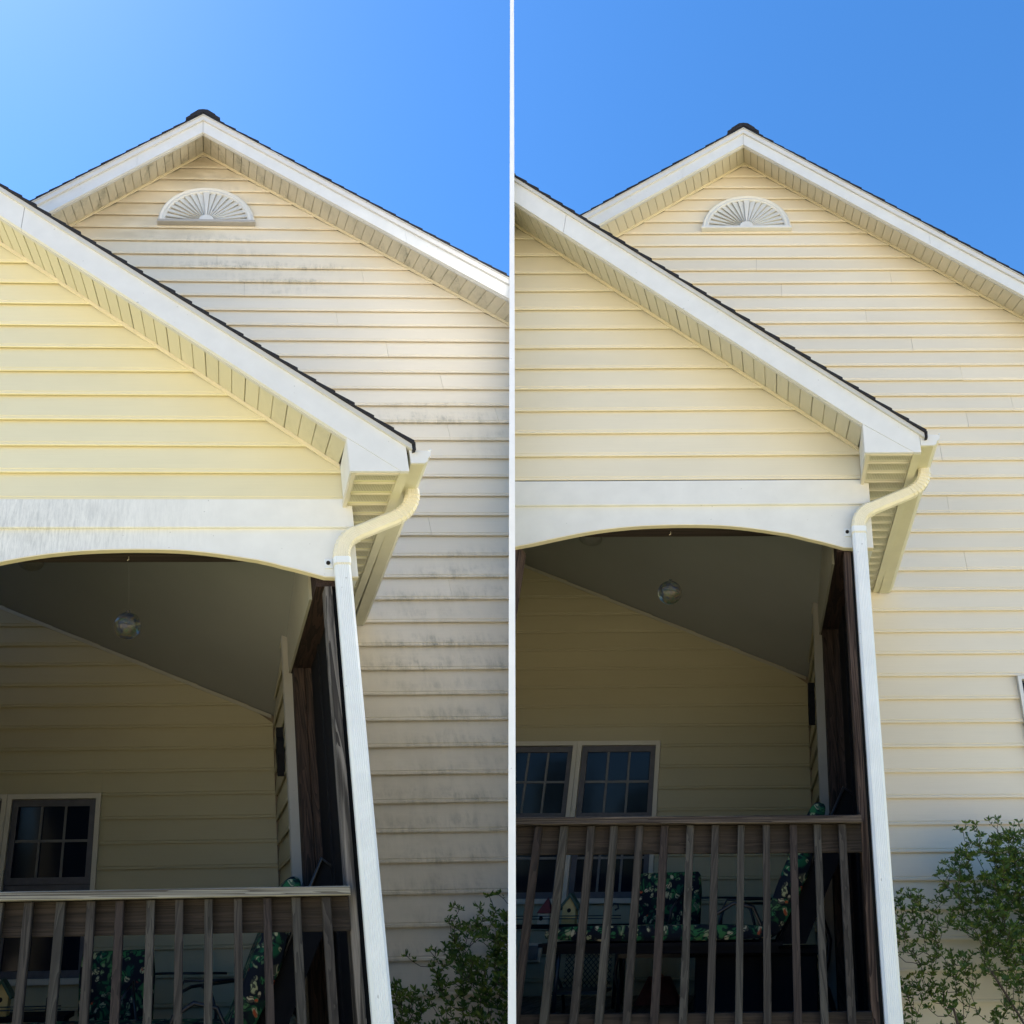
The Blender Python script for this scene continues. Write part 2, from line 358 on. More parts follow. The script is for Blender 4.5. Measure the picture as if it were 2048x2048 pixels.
def build_house(h):
    dirty = h.dirty
    lab = ('gabled cream house with mildew stained siding, left of the thin white party wall' if dirty
           else 'gabled cream house with clean washed siding, right of the thin white party wall')
    H = h.thing('gabled_house', (0, 1.0, GROUND), lab, 'house', 'twin gabled houses side by side')
    if dirty:
        def ws(u, z, ru, rz, st, d=dM): return (u, z, ru, rz, st)
        st = [ws(0.35, 4.83, 0.95, 0.16, 1.0), ws(-0.1, 4.95, 0.7, 0.3, 0.35), ws(0.55, 4.62, 0.6, 0.13, 0.9), ws(-0.15, 5.15, 0.7, 0.12, 0.6), ws(0.1, 5.75, 0.5, 0.3, 0.35),
              ws(1.65, 3.33, 0.75, 0.13, 1.0), ws(2.05, 3.1, 0.35, 0.25, 0.45), ws(1.7, 2.0, 0.6, 0.30, 0.75), ws(1.25, 1.83, 0.45, 0.12, 1.0), ws(1.35, 1.47, 0.65, 0.28, 1.0),
              ws(1.6, 1.05, 0.7, 0.35, 0.75), ws(1.35, 0.6, 0.8, 0.32, 0.85), ws(1.25, 0.25, 0.8, 0.3, 0.7), ws(1.2, -0.1, 0.8, 0.3, 0.6), ws(1.1, 0.9, 0.6, 1.6, 0.15)]
        wm = [ws(-0.1, 6.15, 0.55, 0.45, 0.9), ws(-0.75, 5.45, 0.5, 0.3, 0.45), ws(-0.5, 5.2, 0.6, 0.12, 0.5), ws(0.9, 5.3, 0.5, 0.2, 0.25), ws(1.1, 0.6, 0.6, 0.9, 0.25)]
        sid = vinyl('stained_cream_siding', CREAM, st, 0.85, wm)
        gab = vinyl('porch_gable_siding', (0.765, 0.70, 0.465))
        frz = paint('stained_white_board', (0.75, 0.75, 0.715), [(-0.95, 1.64, 0.85, 0.34, 1.0), (-1.5, 1.64, 0.8, 0.4, 1.0), (-0.4, 1.68, 0.5, 0.2, 0.4)], 0.36)
        ss = [ws(-0.1, 6.2, 2.6, 1.6, 0.8, dF), ws(1.6, 4.7, 1.2, 0.8, 0.8, dF), ws(-1.0, 5.4, 0.6, 0.5, 1.0, dF)]
        soff = vinyl('stained_cream_soffit', (0.66, 0.61, 0.48), ss, 1.0)
        psoff = vinyl('porch_soffit', (0.62, 0.58, 0.43), [ws(0.5, 2.1, 0.5, 0.4, 0.8, -.1)], 0.4)
    else:
        sid = vinyl('clean_cream_siding', CREAM); gab = vinyl('porch_gable_siding_clean', (0.765, 0.70, 0.54)); frz = M['fascia']; soff = M['soffit']
        psoff = vinyl('porch_soffit_clean', (0.60, 0.57, 0.46))
    inner = vinyl('shaded_porch_siding', (0.38, 0.345, 0.215))  # same vinyl as outside, with the porch shade put into a darker base
    # --- main wall: sheathing then the lapped boards
    poly = [(-3.6, 3.34), (0.0, 1.82), (0.44, 1.65), (0.46, 1.64), (0.46, GROUND), (3.9, GROUND), (3.9, soff_main(3.9)+.0), (APU, 6.24), (-3.6, soff_main(-3.6))]
    h.prism('wall', poly, dM+0.002, dM+0.12, M['roofdeck'], H)
    k = 0; kk = -2
    for k in range(-2, 51):
        z0 = zM - E_*k
        def ul(z, z0=z0):
            a = inv_soff(z, -1) if z > 3.4 else -3.5
            b = (1.86 - z0)/0.42 if z0 > 1.655 else 0.476
            return max(a, b)
        def ur(z): return min(inv_soff(z, 1), 3.8)
        if z0 + 0.01 > 6.22: continue
        cuts = joints_for(k); segs = []; lo = None
        bounds = [None] + [c_ for c_ in cuts if ul(z0) + 0.15 < c_ < ur(z0+E_) - 0.15] + [None]
        # openings: the window beyond the downspout
        for a, b in zip(bounds[:-1], bounds[1:]):
            fa = (lambda z, a=a, f=ul: f(z) if a is None else a+0.0008)
            fb = (lambda z, b=b, f=ur: f(z) if b is None else b-0.0008)
            topz = z0+E_+0.012
            if topz > 6.22:
                fa = (lambda z, f=fa: min(f(min(z, 6.22)), APU)); fb = (lambda z, f=fb: max(f(min(z, 6.22)), APU))
            if -0.60 < z0 < 1.07 and (a is None or a < 1.7) and (b is None or b > 2.75):            # stops at the window frame and starts again past it
                lap_board(h, 'siding_board', dM, z0, fa, C(1.745), sid, H); lap_board(h, 'siding_board', dM, z0, C(2.72), fb, sid, H)
            else:
                lap_board(h, 'siding_board', dM, z0, fa, fb, sid, H, wob=random.uniform(-.0012, .0012))
    for z0 in [zM - E_*k for k in range(28, 45)]:
        if -0.60 < z0 < 1.07 and z0+E_ > 1.074: h.box('siding_board', 1.746, 2.719, dM-0.009, dM, 1.075, z0+E_+.002, sid, H)
    # --- porch gable boards above the frieze
    h.prism('gable_wall', [(-3.4, 1.64), (0.632, 1.64), (0.632, soff_porch(0.632)+.02), (PRU, soff_porch(PRU)), (-3.4, soff_porch(PRU)-0.5)], 0.002, 0.05, M['roofdeck'], H)
    for k in range(-12, 10):
        z0 = zP - E_*(k+1)
        if z0 > 4.4: continue
        lap_board(h, 'siding_board', 0.0, z0, C(-3.3), lambda z: min(0.6+(1.976-z)/0.826, 0.628 if z > 1.9 else 0.605), gab, H, wob=random.uniform(-.001, .001))
    # --- frieze, arched board
    h.box('frieze_board', -3.4, 0.640, -0.024, -0.0005, 1.637+h.dza*.6, 1.789+h.dza*.6, frz, H, 0.003)
    arch = [(-1.30, 1.392), (-1.20, 1.410), (-1.055, 1.446), (-.88, 1.488), (-.7, 1.515), (-.53, 1.527), (-.36, 1.530), (-.17, 1.526), (0, 1.508), (.19, 1.472), (.3, 1.447), (.487, 1.388), (.53, 1.386), (.640, 1.386)]
    arch = [(u, z+h.dza) for u, z in arch]
    aa = []                                          # finer curve
    for i in range(len(arch)-1):
        for t in (0, .33, .66):
            aa.append((arch[i][0]+(arch[i+1][0]-arch[i][0])*t, arch[i][1]+(arch[i+1][1]-arch[i][1])*t))
    aa.append(arch[-1])
    # smooth
    for _ in range(2):
        aa = [aa[0]] + [(aa[i][0], (aa[i-1][1]+aa[i][1]*2+aa[i+1][1])/4) if 1 < i < len(aa)-7 else aa[i] for i in range(1, len(aa)-1)] + [aa[-1]]
    left = [(-3.4, 1.392+h.dza), (-3.1, 1.45), (-2.7, 1.51), (-2.3, 1.527), (-1.9, 1.51), (-1.5, 1.45)]
    lower = left + aa
    n = len(lower); zt = 1.637+h.dza*.6
    v = []
    for dd in (-0.006, 0.020):
        v += [(u, dd, z) for u, z in lower] + [(u, dd, zt) for u, z in lower]
    f = []
    for i in range(n-1):
        f += [(i, i+1, n+i+1, n+i), (2*n+i+1, 2*n+i, 3*n+i, 3*n+i+1), (i+1, i, 2*n+i, 2*n+i+1), (n+i, n+i+1, 3*n+i+1, 3*n+i)]
    f += [(n-1, 2*n-1, 4*n-1, 3*n-1), (0, n, 3*n, 2*n)][:2]
    h.mesh('arch_board', v, f, frz, H)
    # thin curved edge trim below the arch
    v = []
    for u, z in lower: v += [(u, -0.010, z-0.004), (u, 0.024, z-0.004), (u, 0.024, z+0.0015), (u, -0.010, z+0.0015)]
    f = [(4*i+a, 4*i+b, 4*i+4+b, 4*i+4+a) for i in range(n-1) for a, b in ((0, 1), (1, 2), (2, 3), (3, 0))]
    h.mesh('arch_edge_trim', v, f, M['jtrim'], H)
    h.box('porch_beam', -3.3, 0.47, 0.035, 0.185, 1.555+h.dza, 1.74, M['dark_wood_x'], H)
    h.box('side_header', 0.452, 0.600, 0.03, 1.33, 1.368, 1.735, M['dark_wood_y'], H)
    v = [(0.438, 0.19, 1.372), (0.451, 0.19, 1.372), (0.451, 0.19, 1.90), (0.438, 0.19, 1.90), (0.438, 1.335, 1.372), (0.451, 1.335, 1.372), (0.451, 1.335, 1.62), (0.438, 1.335, 1.62)]
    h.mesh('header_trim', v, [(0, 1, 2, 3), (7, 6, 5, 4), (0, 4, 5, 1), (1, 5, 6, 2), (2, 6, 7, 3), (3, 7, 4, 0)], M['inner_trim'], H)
    h.box('side_frieze', 0.6015, 0.6395, 0.022, dM-0.02, 1.386+h.dza, 1.735, frz, H)
    # --- ceiling: follows the back gable line, stepping up toward the front
    cv = []
    for u in (-3.3, 0.4515):
        zb = 1.540 - 0.42*u
        cv += [(u, 0.186, zb+0.527), (u, dM, zb+0.24), (u, dB+0.02, zb)]
    top = [(a, b, c_+0.03) for a, b, c_ in cv]
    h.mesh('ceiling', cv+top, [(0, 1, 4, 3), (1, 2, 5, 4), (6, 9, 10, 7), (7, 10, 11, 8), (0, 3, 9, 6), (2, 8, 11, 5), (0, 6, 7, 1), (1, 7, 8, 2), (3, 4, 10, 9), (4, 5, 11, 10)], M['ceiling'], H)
    v, f = sweep_strip([(-3.2, 1.540+0.42*3.2), (0.395, 1.540-0.42*0.395)], dB-0.024, dB-0.017, 0.026)
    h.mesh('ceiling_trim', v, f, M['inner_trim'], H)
    # --- back wall and side wall of the porch
    wl, wr, wb, wt = -2.02+h.wdu, -0.787+h.wdu, -0.282+h.wdz, 0.846+h.wdz
    h.prism('back_wall', [(-3.3, GROUND+0.9), (wl, GROUND+0.9), (wl, 2.3), (-3.3, 2.9)], dB+0.002, dB+0.1, M['roofdeck'], H)
    h.prism('back_wall', [(wr, GROUND+0.9), (0.5, GROUND+0.9), (0.5, 1.4), (wr, 1.88)], dB+0.002, dB+0.1, M['roofdeck'], H)
    h.prism('back_wall', [(wl, wt), (wr, wt), (wr, 1.88), (wl, 2.4)], dB+0.003, dB+0.1, M['roofdeck'], H)
    h.prism('back_wall', [(wl, GROUND+0.9), (wr, GROUND+0.9), (wr, wb), (wl, wb)], dB+0.003, dB+0.1, M['roofdeck'], H)
    for k in range(-6, 20):
        z0 = zB - E_*k
        def ur(z): return min(0.405, (1.545-z)/0.42)
        if z0 < -0.95 or ur(z0) < -3.0: continue
        urr = lambda z: max(ur(z), -3.19)
        if z0+E_ > wb+0.01 and z0 < wt - 0.01:
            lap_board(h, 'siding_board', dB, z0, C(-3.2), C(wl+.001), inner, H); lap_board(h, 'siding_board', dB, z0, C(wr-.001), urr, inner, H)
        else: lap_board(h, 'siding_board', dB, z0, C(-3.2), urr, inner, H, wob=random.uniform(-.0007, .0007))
        if z0 < wt < z0+E_: h.box('siding_board', wl+.001, wr-.001, dB-0.009, dB, wt+.001, z0+E_+.002, inner, H)
        if z0 < wb < z0+E_: lap_board(h, 'siding_board', dB, wb-0.14, C(wl+.001), C(wr-.001), inner, H, exp=0.139)
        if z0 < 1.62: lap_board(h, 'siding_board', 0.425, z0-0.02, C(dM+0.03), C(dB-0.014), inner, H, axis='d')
    h.box('side_wall', 0.4265, 0.4595, dM+0.121, dB, GROUND+0.9, 1.62, M['roofdeck'], H)
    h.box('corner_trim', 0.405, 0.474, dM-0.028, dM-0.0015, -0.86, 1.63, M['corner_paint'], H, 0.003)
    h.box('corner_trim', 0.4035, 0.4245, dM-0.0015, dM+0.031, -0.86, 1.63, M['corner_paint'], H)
    h.box('corner_post', 0.457, 0.5185, 1.212, 1.325, -0.80, 1.366, M['dark_wood'], H, 0.003)
    h.box('corner_post', 0.5205, 0.582, 1.214, 1.325, -0.80, 1.366, M['dark_wood'], H, 0.003)
    h.box('added_shade_wall', -3.2, -1.302, 0.03, 0.09, GROUND+0.9, 1.50, inner, H)  # added out of view, closes the second bay to darken the porch
    h.box('added_shade_wall', -3.29, -3.21, 0.2, dB, GROUND+0.9, 2.6, inner, H)  # added unseen end, keeps side light out of the porch
    # --- front post beside the downspout and dark screens beyond it
    pm = wood('grey_porch_post', (0.045, 0.040, 0.036), (0.22, 0.20, 0.18), 'z', off=2) if dirty else wood('brown_porch_post', (0.035, 0.022, 0.018), (0.15, 0.10, 0.075), 'z', off=4)
    h.box('porch_post', 0.489, 0.522, 0.022, 0.115, GROUND+0.9, 1.366, pm, H, 0.003)
    h.box('porch_post', -1.30, -1.215, 0.022, 0.115, GROUND+0.9, 1.40, pm, H, 0.003)
    h.box('shadow_gap_strip', 0.5235, 0.558, 0.055, 0.115, GROUND+0.9, 1.366, M['black'], H)  # black strip painting the shade between post and downspout
    h.box('screen_panel', 0.560, 0.566, 0.117, 1.21, -0.85, 1.366, M['black'], H)
    for dd in (0.42, 0.80): h.box('screen_stile', 0.548, 0.5595, dd, dd+0.04, -0.85, 1.366, M['black'], H)
    h.box('porch_skirt', -3.3, 0.64, -0.04, 0.0, GROUND, -1.0, M['dark_wood_x'], H)
    # deck planks
    i = 0; u = -3.2
    while u < 0.6:
        h.box('deck_plank', u, u+0.134, -0.02, dB-0.02, -0.830, -0.803, M['deck'], H, 0.002); u += 0.14; i += 1
    # --- porch rake: fascia, drip edge, soffit strips, channel, shingles
    def rk(off): return lambda u: rake_porch(u) - off
    tip = h.tip
    def rakeband(name, o0, o1, d0, d1, mat, us, ue, fn, par=H):
        return h.prism(name, [(us, fn(us)-o1), (ue, fn(ue)-o1), (ue, fn(ue)-o0), (us, fn(us)-o0)], d0, d1, mat, par)
    ue = tip-0.036
    seam = -1.014 if dirty else -1.14
    for (a, b) in ((PRU, seam-0.0012), (seam+0.0012, 0.586)):
        rakeband('rake_fascia', 0.052, 0.215, dG, dG+0.02, M['fascia'], a, b, rake_porch)
    h.prism('rake_fascia', [(0.586, rake_porch(0.586)-0.215), (ue-0.035, 1.761), (ue, 1.761), (ue, rake_porch(ue)-0.052), (0.586, rake_porch(0.586)-0.052)], dG, dG+0.02, M['fascia'], H)
    rakeband('drip_edge', 0.026, 0.054, dG-0.013, dG+0.03, M['drip'], PRU, tip-0.012, rake_porch)
    # eave box at the foot of the rake
    h.prism('eave_box', [(0.584, 1.939), (0.584, 1.762), (ue-0.037, 1.762)], dG+0.002, dG+0.018, M['fascia'], H)
    v = [(0.583, dG+0.019, 1.760), (0.583, dG+0.019, 1.941), (0.600, -0.026, 1.975), (0.600, -0.026, 1.793),
         (0.592, dG+0.019, 1.760), (0.592, dG+0.019, 1.941), (0.609, -0.026, 1.975), (0.609, -0.026, 1.793)]
    h.mesh('eave_box_cheek', v, [(0, 1, 2, 3), (7, 6, 5, 4), (0, 4, 5, 1), (1, 5, 6, 2), (2, 6, 7, 3), (3, 7, 4, 0)], M['fascia'], H)
    # eave soffit strips running under the overhang
    za = lambda d: 1.772 - 0.043*(d-dG)
    d = dG+0.022; i = 0
    while d < dM-0.05:
        q = min(0.068, dM-0.03-d); a, b = 0.612, ue-0.040
        # raised vented strip with small slots
        v = []; f = []
        for dd, zz in ((d, 0.010), (d+0.003, 0.0), (d+q-0.003, 0.0), (d+q, 0.010)):
            v += [(a, dd, za(dd)+zz), (b, dd, za(dd)+zz)]
        v += [(a, d+q, za(d)+0.02), (b, d+q, za(d)+0.02), (a, d, za(d)+0.02), (b, d, za(d)+0.02)]
        f = [(0, 1, 3, 2), (2, 3, 5, 4), (4, 5, 7, 6), (6, 7, 9, 8), (8, 9, 11, 10), (10, 11, 1, 0), (0, 2, 4, 6, 8, 10), (1, 11, 9, 7, 5, 3)]
        o = h.mesh('soffit_panel', v, f, psoff, H)
        sl = []
        for s_ in range(24):
            uu = a+0.012+(b-a-0.024)*s_/23
            sl.append(boxvf(uu-0.0014, uu+0.0014, d+0.006, d+q-0.006, za(d)-0.0034, za(d)-0.0004))
        v, f = merge(sl); so_ = h.mesh('vent_slots', v, f, M['slotm'], o)
        # the smooth rib between two vented strips
        h.box('soffit_rib', a, b, d+q+0.002, d+q+0.0185, za(d)+0.000, za(d)+0.018, M['ribm'] if dirty else M['soffit'], H, 0.004)
        d += 0.0885; i += 1
    def slopebox(name, u0, u1, d0, d1, zf, t, mat):
        v = [(u0, d0, zf(d0)), (u1, d0, zf(d0)), (u1, d1, zf(d1)), (u0, d1, zf(d1))]; v += [(a, b, c_+t) for a, b, c_ in v]
        return h.mesh(name, v, [(0, 1, 2, 3), (7, 6, 5, 4), (0, 4, 5, 1), (1, 5, 6, 2), (2, 6, 7, 3), (3, 7, 4, 0)], mat, H)
    slopebox('soffit_channel', 0.594, 0.6115, dG+0.019, dM-0.02, lambda d: za(d)-0.010, 0.03, M['soffit'])
    slopebox('soffit_channel', 0.612, ue-0.041, dG+0.0185, dG+0.032, lambda d: za(d)-0.012, 0.01, M['soffit'])
    slopebox('eave_fascia', ue-0.039, ue+0.002, dG+0.021, dM-0.02, lambda d: za(d)-0.012, 0.10, M['gutter'])
    # --- gutter with end cap
    g0, g1 = h.gut
    zg = lambda d: 1.806 - 0.076*(d-dG)
    gp = [(g0, 0.068), (g0, 0.0), (g0+(g1-g0)*0.62, 0.0), (g0+(g1-g0)*0.76, 0.010), (g0+(g1-g0)*0.80, 0.026), (g0+(g1-g0)*0.93, 0.040), (g0+(g1-g0)*0.97, 0.058), (g1, 0.064), (g1, 0.070), (g1-0.010, 0.072), (g1-0.010, 0.066), (g1-0.014, 0.058),
          (g0+(g1-g0)*0.90, 0.044), (g0+(g1-g0)*0.76, 0.030), (g0+(g1-g0)*0.72, 0.014), (g0+(g1-g0)*0.60, 0.004), (g0+0.003, 0.004), (g0+0.003, 0.068)]
    v = []; n = len(gp)
    for dd in (dG+0.014, 0.2, 0.8, dM-0.022): v += [(u, dd, zg(dd)+z) for u, z in gp]
    f = [(i+k_*n, (i+1) % n+k_*n, (i+1) % n+n+k_*n, i+n+k_*n) for k_ in range(3) for i in range(n)] + [tuple(range(n)), tuple(range(4*n-1, 3*n-1, -1))]
    G = h.mesh('gutter', v, f, M['gutter'], H)
    cap = gp[:8]
    v = [(u, dG+0.004, zg(dG)+z) for u, z in cap] + [(u, dG+0.0135, zg(dG)+z) for u, z in cap]; m = len(cap)
    h.mesh('gutter_end_cap', v, [tuple(range(m)), tuple(range(2*m-1, m-1, -1))] + [(i, i+m, (i+1) % m+m, (i+1) % m) for i in range(m)], M['fascia'], G)
    v, f = tubevf([(g1-0.004, dG+0.002, zg(dG)+0.069), (g1-0.004, dM-0.022, zg(dM)+0.069)], 0.0055, 6); h.mesh('gutter_bead', v, f, M['fascia'], G)
    # --- downspout: outlet elbow, offset pipe, lower elbow, straight pipe, strap
    uo = (g0+g1)/2+0.001; do = -0.10; u2 = 0.563; d2 = -0.052
    D = H
    def arc(p0, pc, p1, n=9, dx0=0, dx1=1):
        p0, pc, p1 = Vector(p0), Vector(pc), Vector(p1)
        return [tuple(p0*(1-t)**2 + pc*2*t*(1-t) + p1*t*t) for t in [dx0+(dx1-dx0)*i/n for i in range(n+1)]]
    S = Vector((uo, do, 1.795)); B1 = Vector((uo-0.003, do, 1.690)); B2 = Vector((u2-0.002, d2, 1.560 if dirty else 1.548)); T = Vector((u2, d2, 1.458))
    dd_ = (B2-B1).normalized()
    up = arc(S+Vector((0, 0, -0.012)), B1, B1+dd_*0.10)
    lo = arc(B2-dd_*0.085, B2, T)
    DS = h.mesh('downspout', *sweep([tuple(T+Vector((0, 0, 0.018))), (u2, d2, 0.6), (u2, d2, -0.4), (u2+0.01, d2, GROUND+0.1)], 0.072, 0.052, 6), M['spout_white'], H)
    h.mesh('elbow', *sweep([tuple(S)]+up, 0.066, 0.052, 5), M['spout_cream'], DS)
    h.mesh('offset_pipe', *sweep([tuple(B1+dd_*0.085), tuple(B2-dd_*0.075)], 0.068, 0.050, 6), M['spout_cream'], DS)
    h.mesh('elbow', *sweep(lo+[tuple(T+Vector((0, 0, -0.03)))], 0.074, 0.056, 5), M['spout_cream'], DS)
    for j in range(1, 9):                       # crimps on both elbows
        for pth in (up, lo):
            p = Vector(pth[j]); q = Vector(pth[j-1]); h.mesh('crimp_ring', *sweep([tuple(p+(q-p)*0.12), tuple(p-(q-p)*0.12)], 0.069 if pth is up else 0.0765, 0.0565), M['spout_cream'], DS)
    h.mesh('pipe_collar', *sweep([(u2, d2, 1.468), (u2, d2, 1.437)], 0.077, 0.057), M['spout_white'], DS)
    h.box('strap', u2-0.072, u2-0.036, -0.012, -0.0065, 1.440, 1.486, M['spout_white'], DS, 0.001)
    h.mesh('screw', *tubevf([(u2-0.056, -0.010, 1.465), (u2-0.056, -0.018, 1.465)], 0.0095, 10), M['hole'], DS)
    # --- porch rake soffit strips
    u = 0.592; i = 0
    while u > PRU:
        a, b = u-0.0625, u
        v = []
        for (uu, inset) in ((a, 0.004), (a+0.003, 0), (b-0.003, 0), (b, 0.004)):
            v += [(uu, dG+0.021, rake_porch(uu)-0.206+inset), (uu+0.004, -0.020, soff_porch(uu+0.004)+0.012+inset)]
        v += [(b, dG+0.021, rake_porch(b)-0.19), (b, -0.02, soff_porch(b)+0.03), (a, dG+0.021, rake_porch(a)-0.19), (a, -0.02, soff_porch(a)+0.03)]
        f = [(0, 1, 3, 2), (2, 3, 5, 4), (4, 5, 7, 6), (6, 7, 9, 8), (8, 9, 11, 10), (10, 11, 1, 0), (0, 2, 4, 6, 8, 10), (1, 11, 9, 7, 5, 3)]
        h.mesh('soffit_panel', v, f, psoff, H)
        u -= 0.0640 if i % 3 else 0.0655; i += 1
    h.prism('soffit_backing', [(PRU, rake_porch(PRU)-0.128), (0.60, rake_porch(0.60)-0.128), (0.60, rake_porch(0.60)-0.120), (PRU, rake_porch(PRU)-0.120)], dG+0.022, -0.02, M['roofdeck'], H)
    h.prism('channel_trim', [(PRU, soff_porch(PRU)-0.012), (0.598, soff_porch(0.598)-0.012), (0.598, soff_porch(0.598)+0.009), (PRU, soff_porch(PRU)+0.009)], -0.031, -0.0195, M['jtrim'], H)
    h.prism('channel_trim', [(PRU, rake_porch(PRU)-0.2205), (0.583, rake_porch(0.583)-0.2205), (0.583, rake_porch(0.583)-0.204), (PRU, rake_porch(PRU)-0.204)], dG+0.0205, dG+0.036, M['drip'], H)
    # porch roof deck and shingle rows (ridge runs back from the gable)
    h.prism('roof_deck', [(PRU, rake_porch(PRU)-0.115), (tip-0.03, rake_porch(tip-0.03)-0.115), (tip-0.02, rake_porch(tip-0.02)-0.026), (PRU, rake_porch(PRU)-0.026)], dG+0.03, dM-0.02, M['roofdeck'], H)
    def shingles(u0, u1, fn, d0, d1, step, t=0.022, flip=False):
        n_ = int(abs(u1-u0)/step)+1; sgn = 1 if u1 > u0 else -1
        for i in range(n_):
            a = u1 - sgn*step*(i+1); b = u1 - sgn*step*i
            if (a-u0)*sgn < -0.001: a = u0
            if abs(a-b) < 0.004: continue
            jz = random.uniform(-0.0012, 0.0012); jd = random.uniform(-0.004, 0.003)
            h.prism('shingle', [(a, fn(a)-t-0.003), (b, fn(b)-t-0.003), (b, fn(b)-0.001+jz), (a, fn(a)-0.012)], d0+jd, d1, M['shingle'], H)
    shingles(PRU, tip, rake_porch, dG-0.020, dM-0.025, 0.083)
    h.prism('starter_shingle', [(tip-0.012, rake_porch(tip)-0.055), (tip+0.002, rake_porch(tip)-0.050), (tip+0.004, rake_porch(tip)-0.010), (tip-0.004, rake_porch(tip)-0.012)], dG-0.019, dM-0.03, M['shingle'], H)
    for sgn in (0,):
        fl = lambda u: rake_porch(PRU) - 0.822*(PRU-u)
        shingles(PRU, -3.45, fl, dG-0.02, dM-0.025, 0.083)
        h.prism('rake_fascia', [(-3.4, fl(-3.4)-.215), (PRU-.001, fl(PRU)-.215), (PRU-.001, fl(PRU)-.03), (-3.4, fl(-3.4)-.03)], dG, dG+.02, M['fascia'], H)
    # --- main gable rake
    def mainrake(sg):
        e = 3.9 if sg > 0 else -3.5
        a = APU
        xs = (lambda p, q: (p, q) if sg > 0 else (q, p))
        jn = 0.55 if sg < 0 else 1.62
        for s0, s1 in ((a, a+sg*jn - sg*0.0012), (a+sg*jn, e)):
            p, q = xs(s0, s1); rakeband('rake_fascia', 0.098, 0.245, dF, dF+0.02, M['fascia'], p+(0.001 if sg > 0 and s0 == a else 0), q, rake_main)
        p, q = xs(a, e)
        rakeband('drip_edge', 0.036, 0.096, dF-0.016, dF+0.015, M['drip_l'], p, q, rake_main)
        rakeband('drip_lip', 0.030, 0.040, dF-0.024, dF-0.0165, M['drip'], p, q, rake_main)
        u = a; i = 0
        while abs(u-a) < 3.4:
            st_ = 0.0665 if sg > 0 else 0.0665
            b0, b1 = xs(u+sg*0.0014, u+sg*(st_-0.0014))
            v = []
            for (uu, ins) in ((b0, 0.004), (b0+0.003, 0), (b1-0.003, 0), (b1, 0.004)):
                v += [(uu, dF+0.021, rake_main(uu)-0.236+ins), (uu, dM-0.021, soff_main(uu)+0.012+ins)]
            v += [(b1, dF+0.021, rake_main(b1)-0.205), (b1, dM-0.021, soff_main(b1)+0.03), (b0, dF+0.021, rake_main(b0)-0.205), (b0, dM-0.021, soff_main(b0)+0.03)]
            f = [(0, 1, 3, 2), (2, 3, 5, 4), (4, 5, 7, 6), (6, 7, 9, 8), (8, 9, 11, 10), (10, 11, 1, 0), (0, 2, 4, 6, 8, 10), (1, 11, 9, 7, 5, 3)]
            h.mesh('soffit_panel', v, f, soff, H)
            u += sg*st_; i += 1
        p, q = xs(a, e)
        h.prism('channel_trim', [(p, soff_main(p)-0.014), (q, soff_main(q)-0.014), (q, soff_main(q)+0.010), (p, soff_main(p)+0.010)], dM-0.034, dM-0.0205, M['jtrim'], H)
        h.prism('channel_trim', [(p, rake_main(p)-0.252), (q, rake_main(q)-0.252), (q, rake_main(q)-0.238), (p, rake_main(p)-0.238)], dF+0.0205, dF+0.034, M['drip'], H)
        h.prism('roof_deck', [(p, rake_main(p)-0.100), (q, rake_main(q)-0.100), (q, rake_main(q)-0.036), (p, rake_main(p)-0.036)], dF+0.022, 6.0, M['roofdeck'], H)
        shingles(a, e, rake_main, dF-0.026, 6.0, 0.098, 0.028)
    mainrake(1); mainrake(-1)
    h.box('rake_joint_cover', APU-0.0035, APU+0.0035, dF-0.0025, dF-0.0005, 6.125, 6.268, M['drip'], H)
    # ridge vent cap, rounded
    rc = [(APU+0.145*math.sin(t)*1.0, 6.262+0.135*math.cos(t)) for t in [PI*(-0.5)+PI*i/12 for i in range(13)]]
    rc = [(APU-0.150, rake_main(APU-0.150)-0.004), (APU-0.150, rake_main(APU-.150)+0.030), (APU-0.115, rake_main(APU-.115)+0.034), (APU-0.112, rake_main(APU-.112)+0.045), (APU-0.04, 6.384), (APU, 6.390), (APU+0.04, 6.384),
          (APU+0.105, rake_main(APU+.105)+0.045), (APU+0.11, rake_main(APU+.11)+0.034), (APU+0.148, rake_main(APU+.148)+0.030), (APU+0.150, rake_main(APU+.150)-0.004), (APU, 6.352)]
    h.prism('ridge_cap', rc, dF-0.032, 6.0, M['shingle'], H)
    # --- half-round louvred gable vent
    V = h.thing('fan_vent', (APU+0.03, dM, 5.32), ('white half round sunburst vent with dirty sill on the stained left gable' if dirty else 'white half round sunburst vent on the clean right gable'), 'vent', 'sunburst vents high in the gables')
    cx, cz, rx, rz = -0.080, 5.322, 0.410, 0.421
    N = 28
    def ell(s_, t): return (cx+rx*s_*math.cos(t), cz+rz*s_*math.sin(t))
    v = []
    prof = [(1.0, 0.0), (1.0, -0.040), (0.965, -0.052), (0.93, -0.040), (0.88, -0.046), (0.855, -0.036), (0.855, -0.006)]
    for i in range(N+1):
        t = PI*i/N
        for s_, dd in prof: x, z = ell(s_, t); v.append((x, dM-0.004+dd, z))
    m = len(prof); f = [(i*m+j, i*m+j+1, (i+1)*m+j+1, (i+1)*m+j) for i in range(N) for j in range(m-1)]
    f += [tuple(range(m)), tuple(range((N+1)*m-1, N*m-1, -1))]
    h.mesh('vent_frame', v, f, M['fascia'], V)
    h.box('vent_sill', cx-rx-0.004, cx+rx+0.004, dM-0.066, dM-0.004, 5.292, 5.321, M['sill_d'] if dirty else M['fascia'], V, 0.003)
    h.box('vent_inner_sill', cx-rx*0.85, cx+rx*0.85, dM-0.05, dM-0.004, 5.3215, 5.338, M['fascia'], V, 0.002)
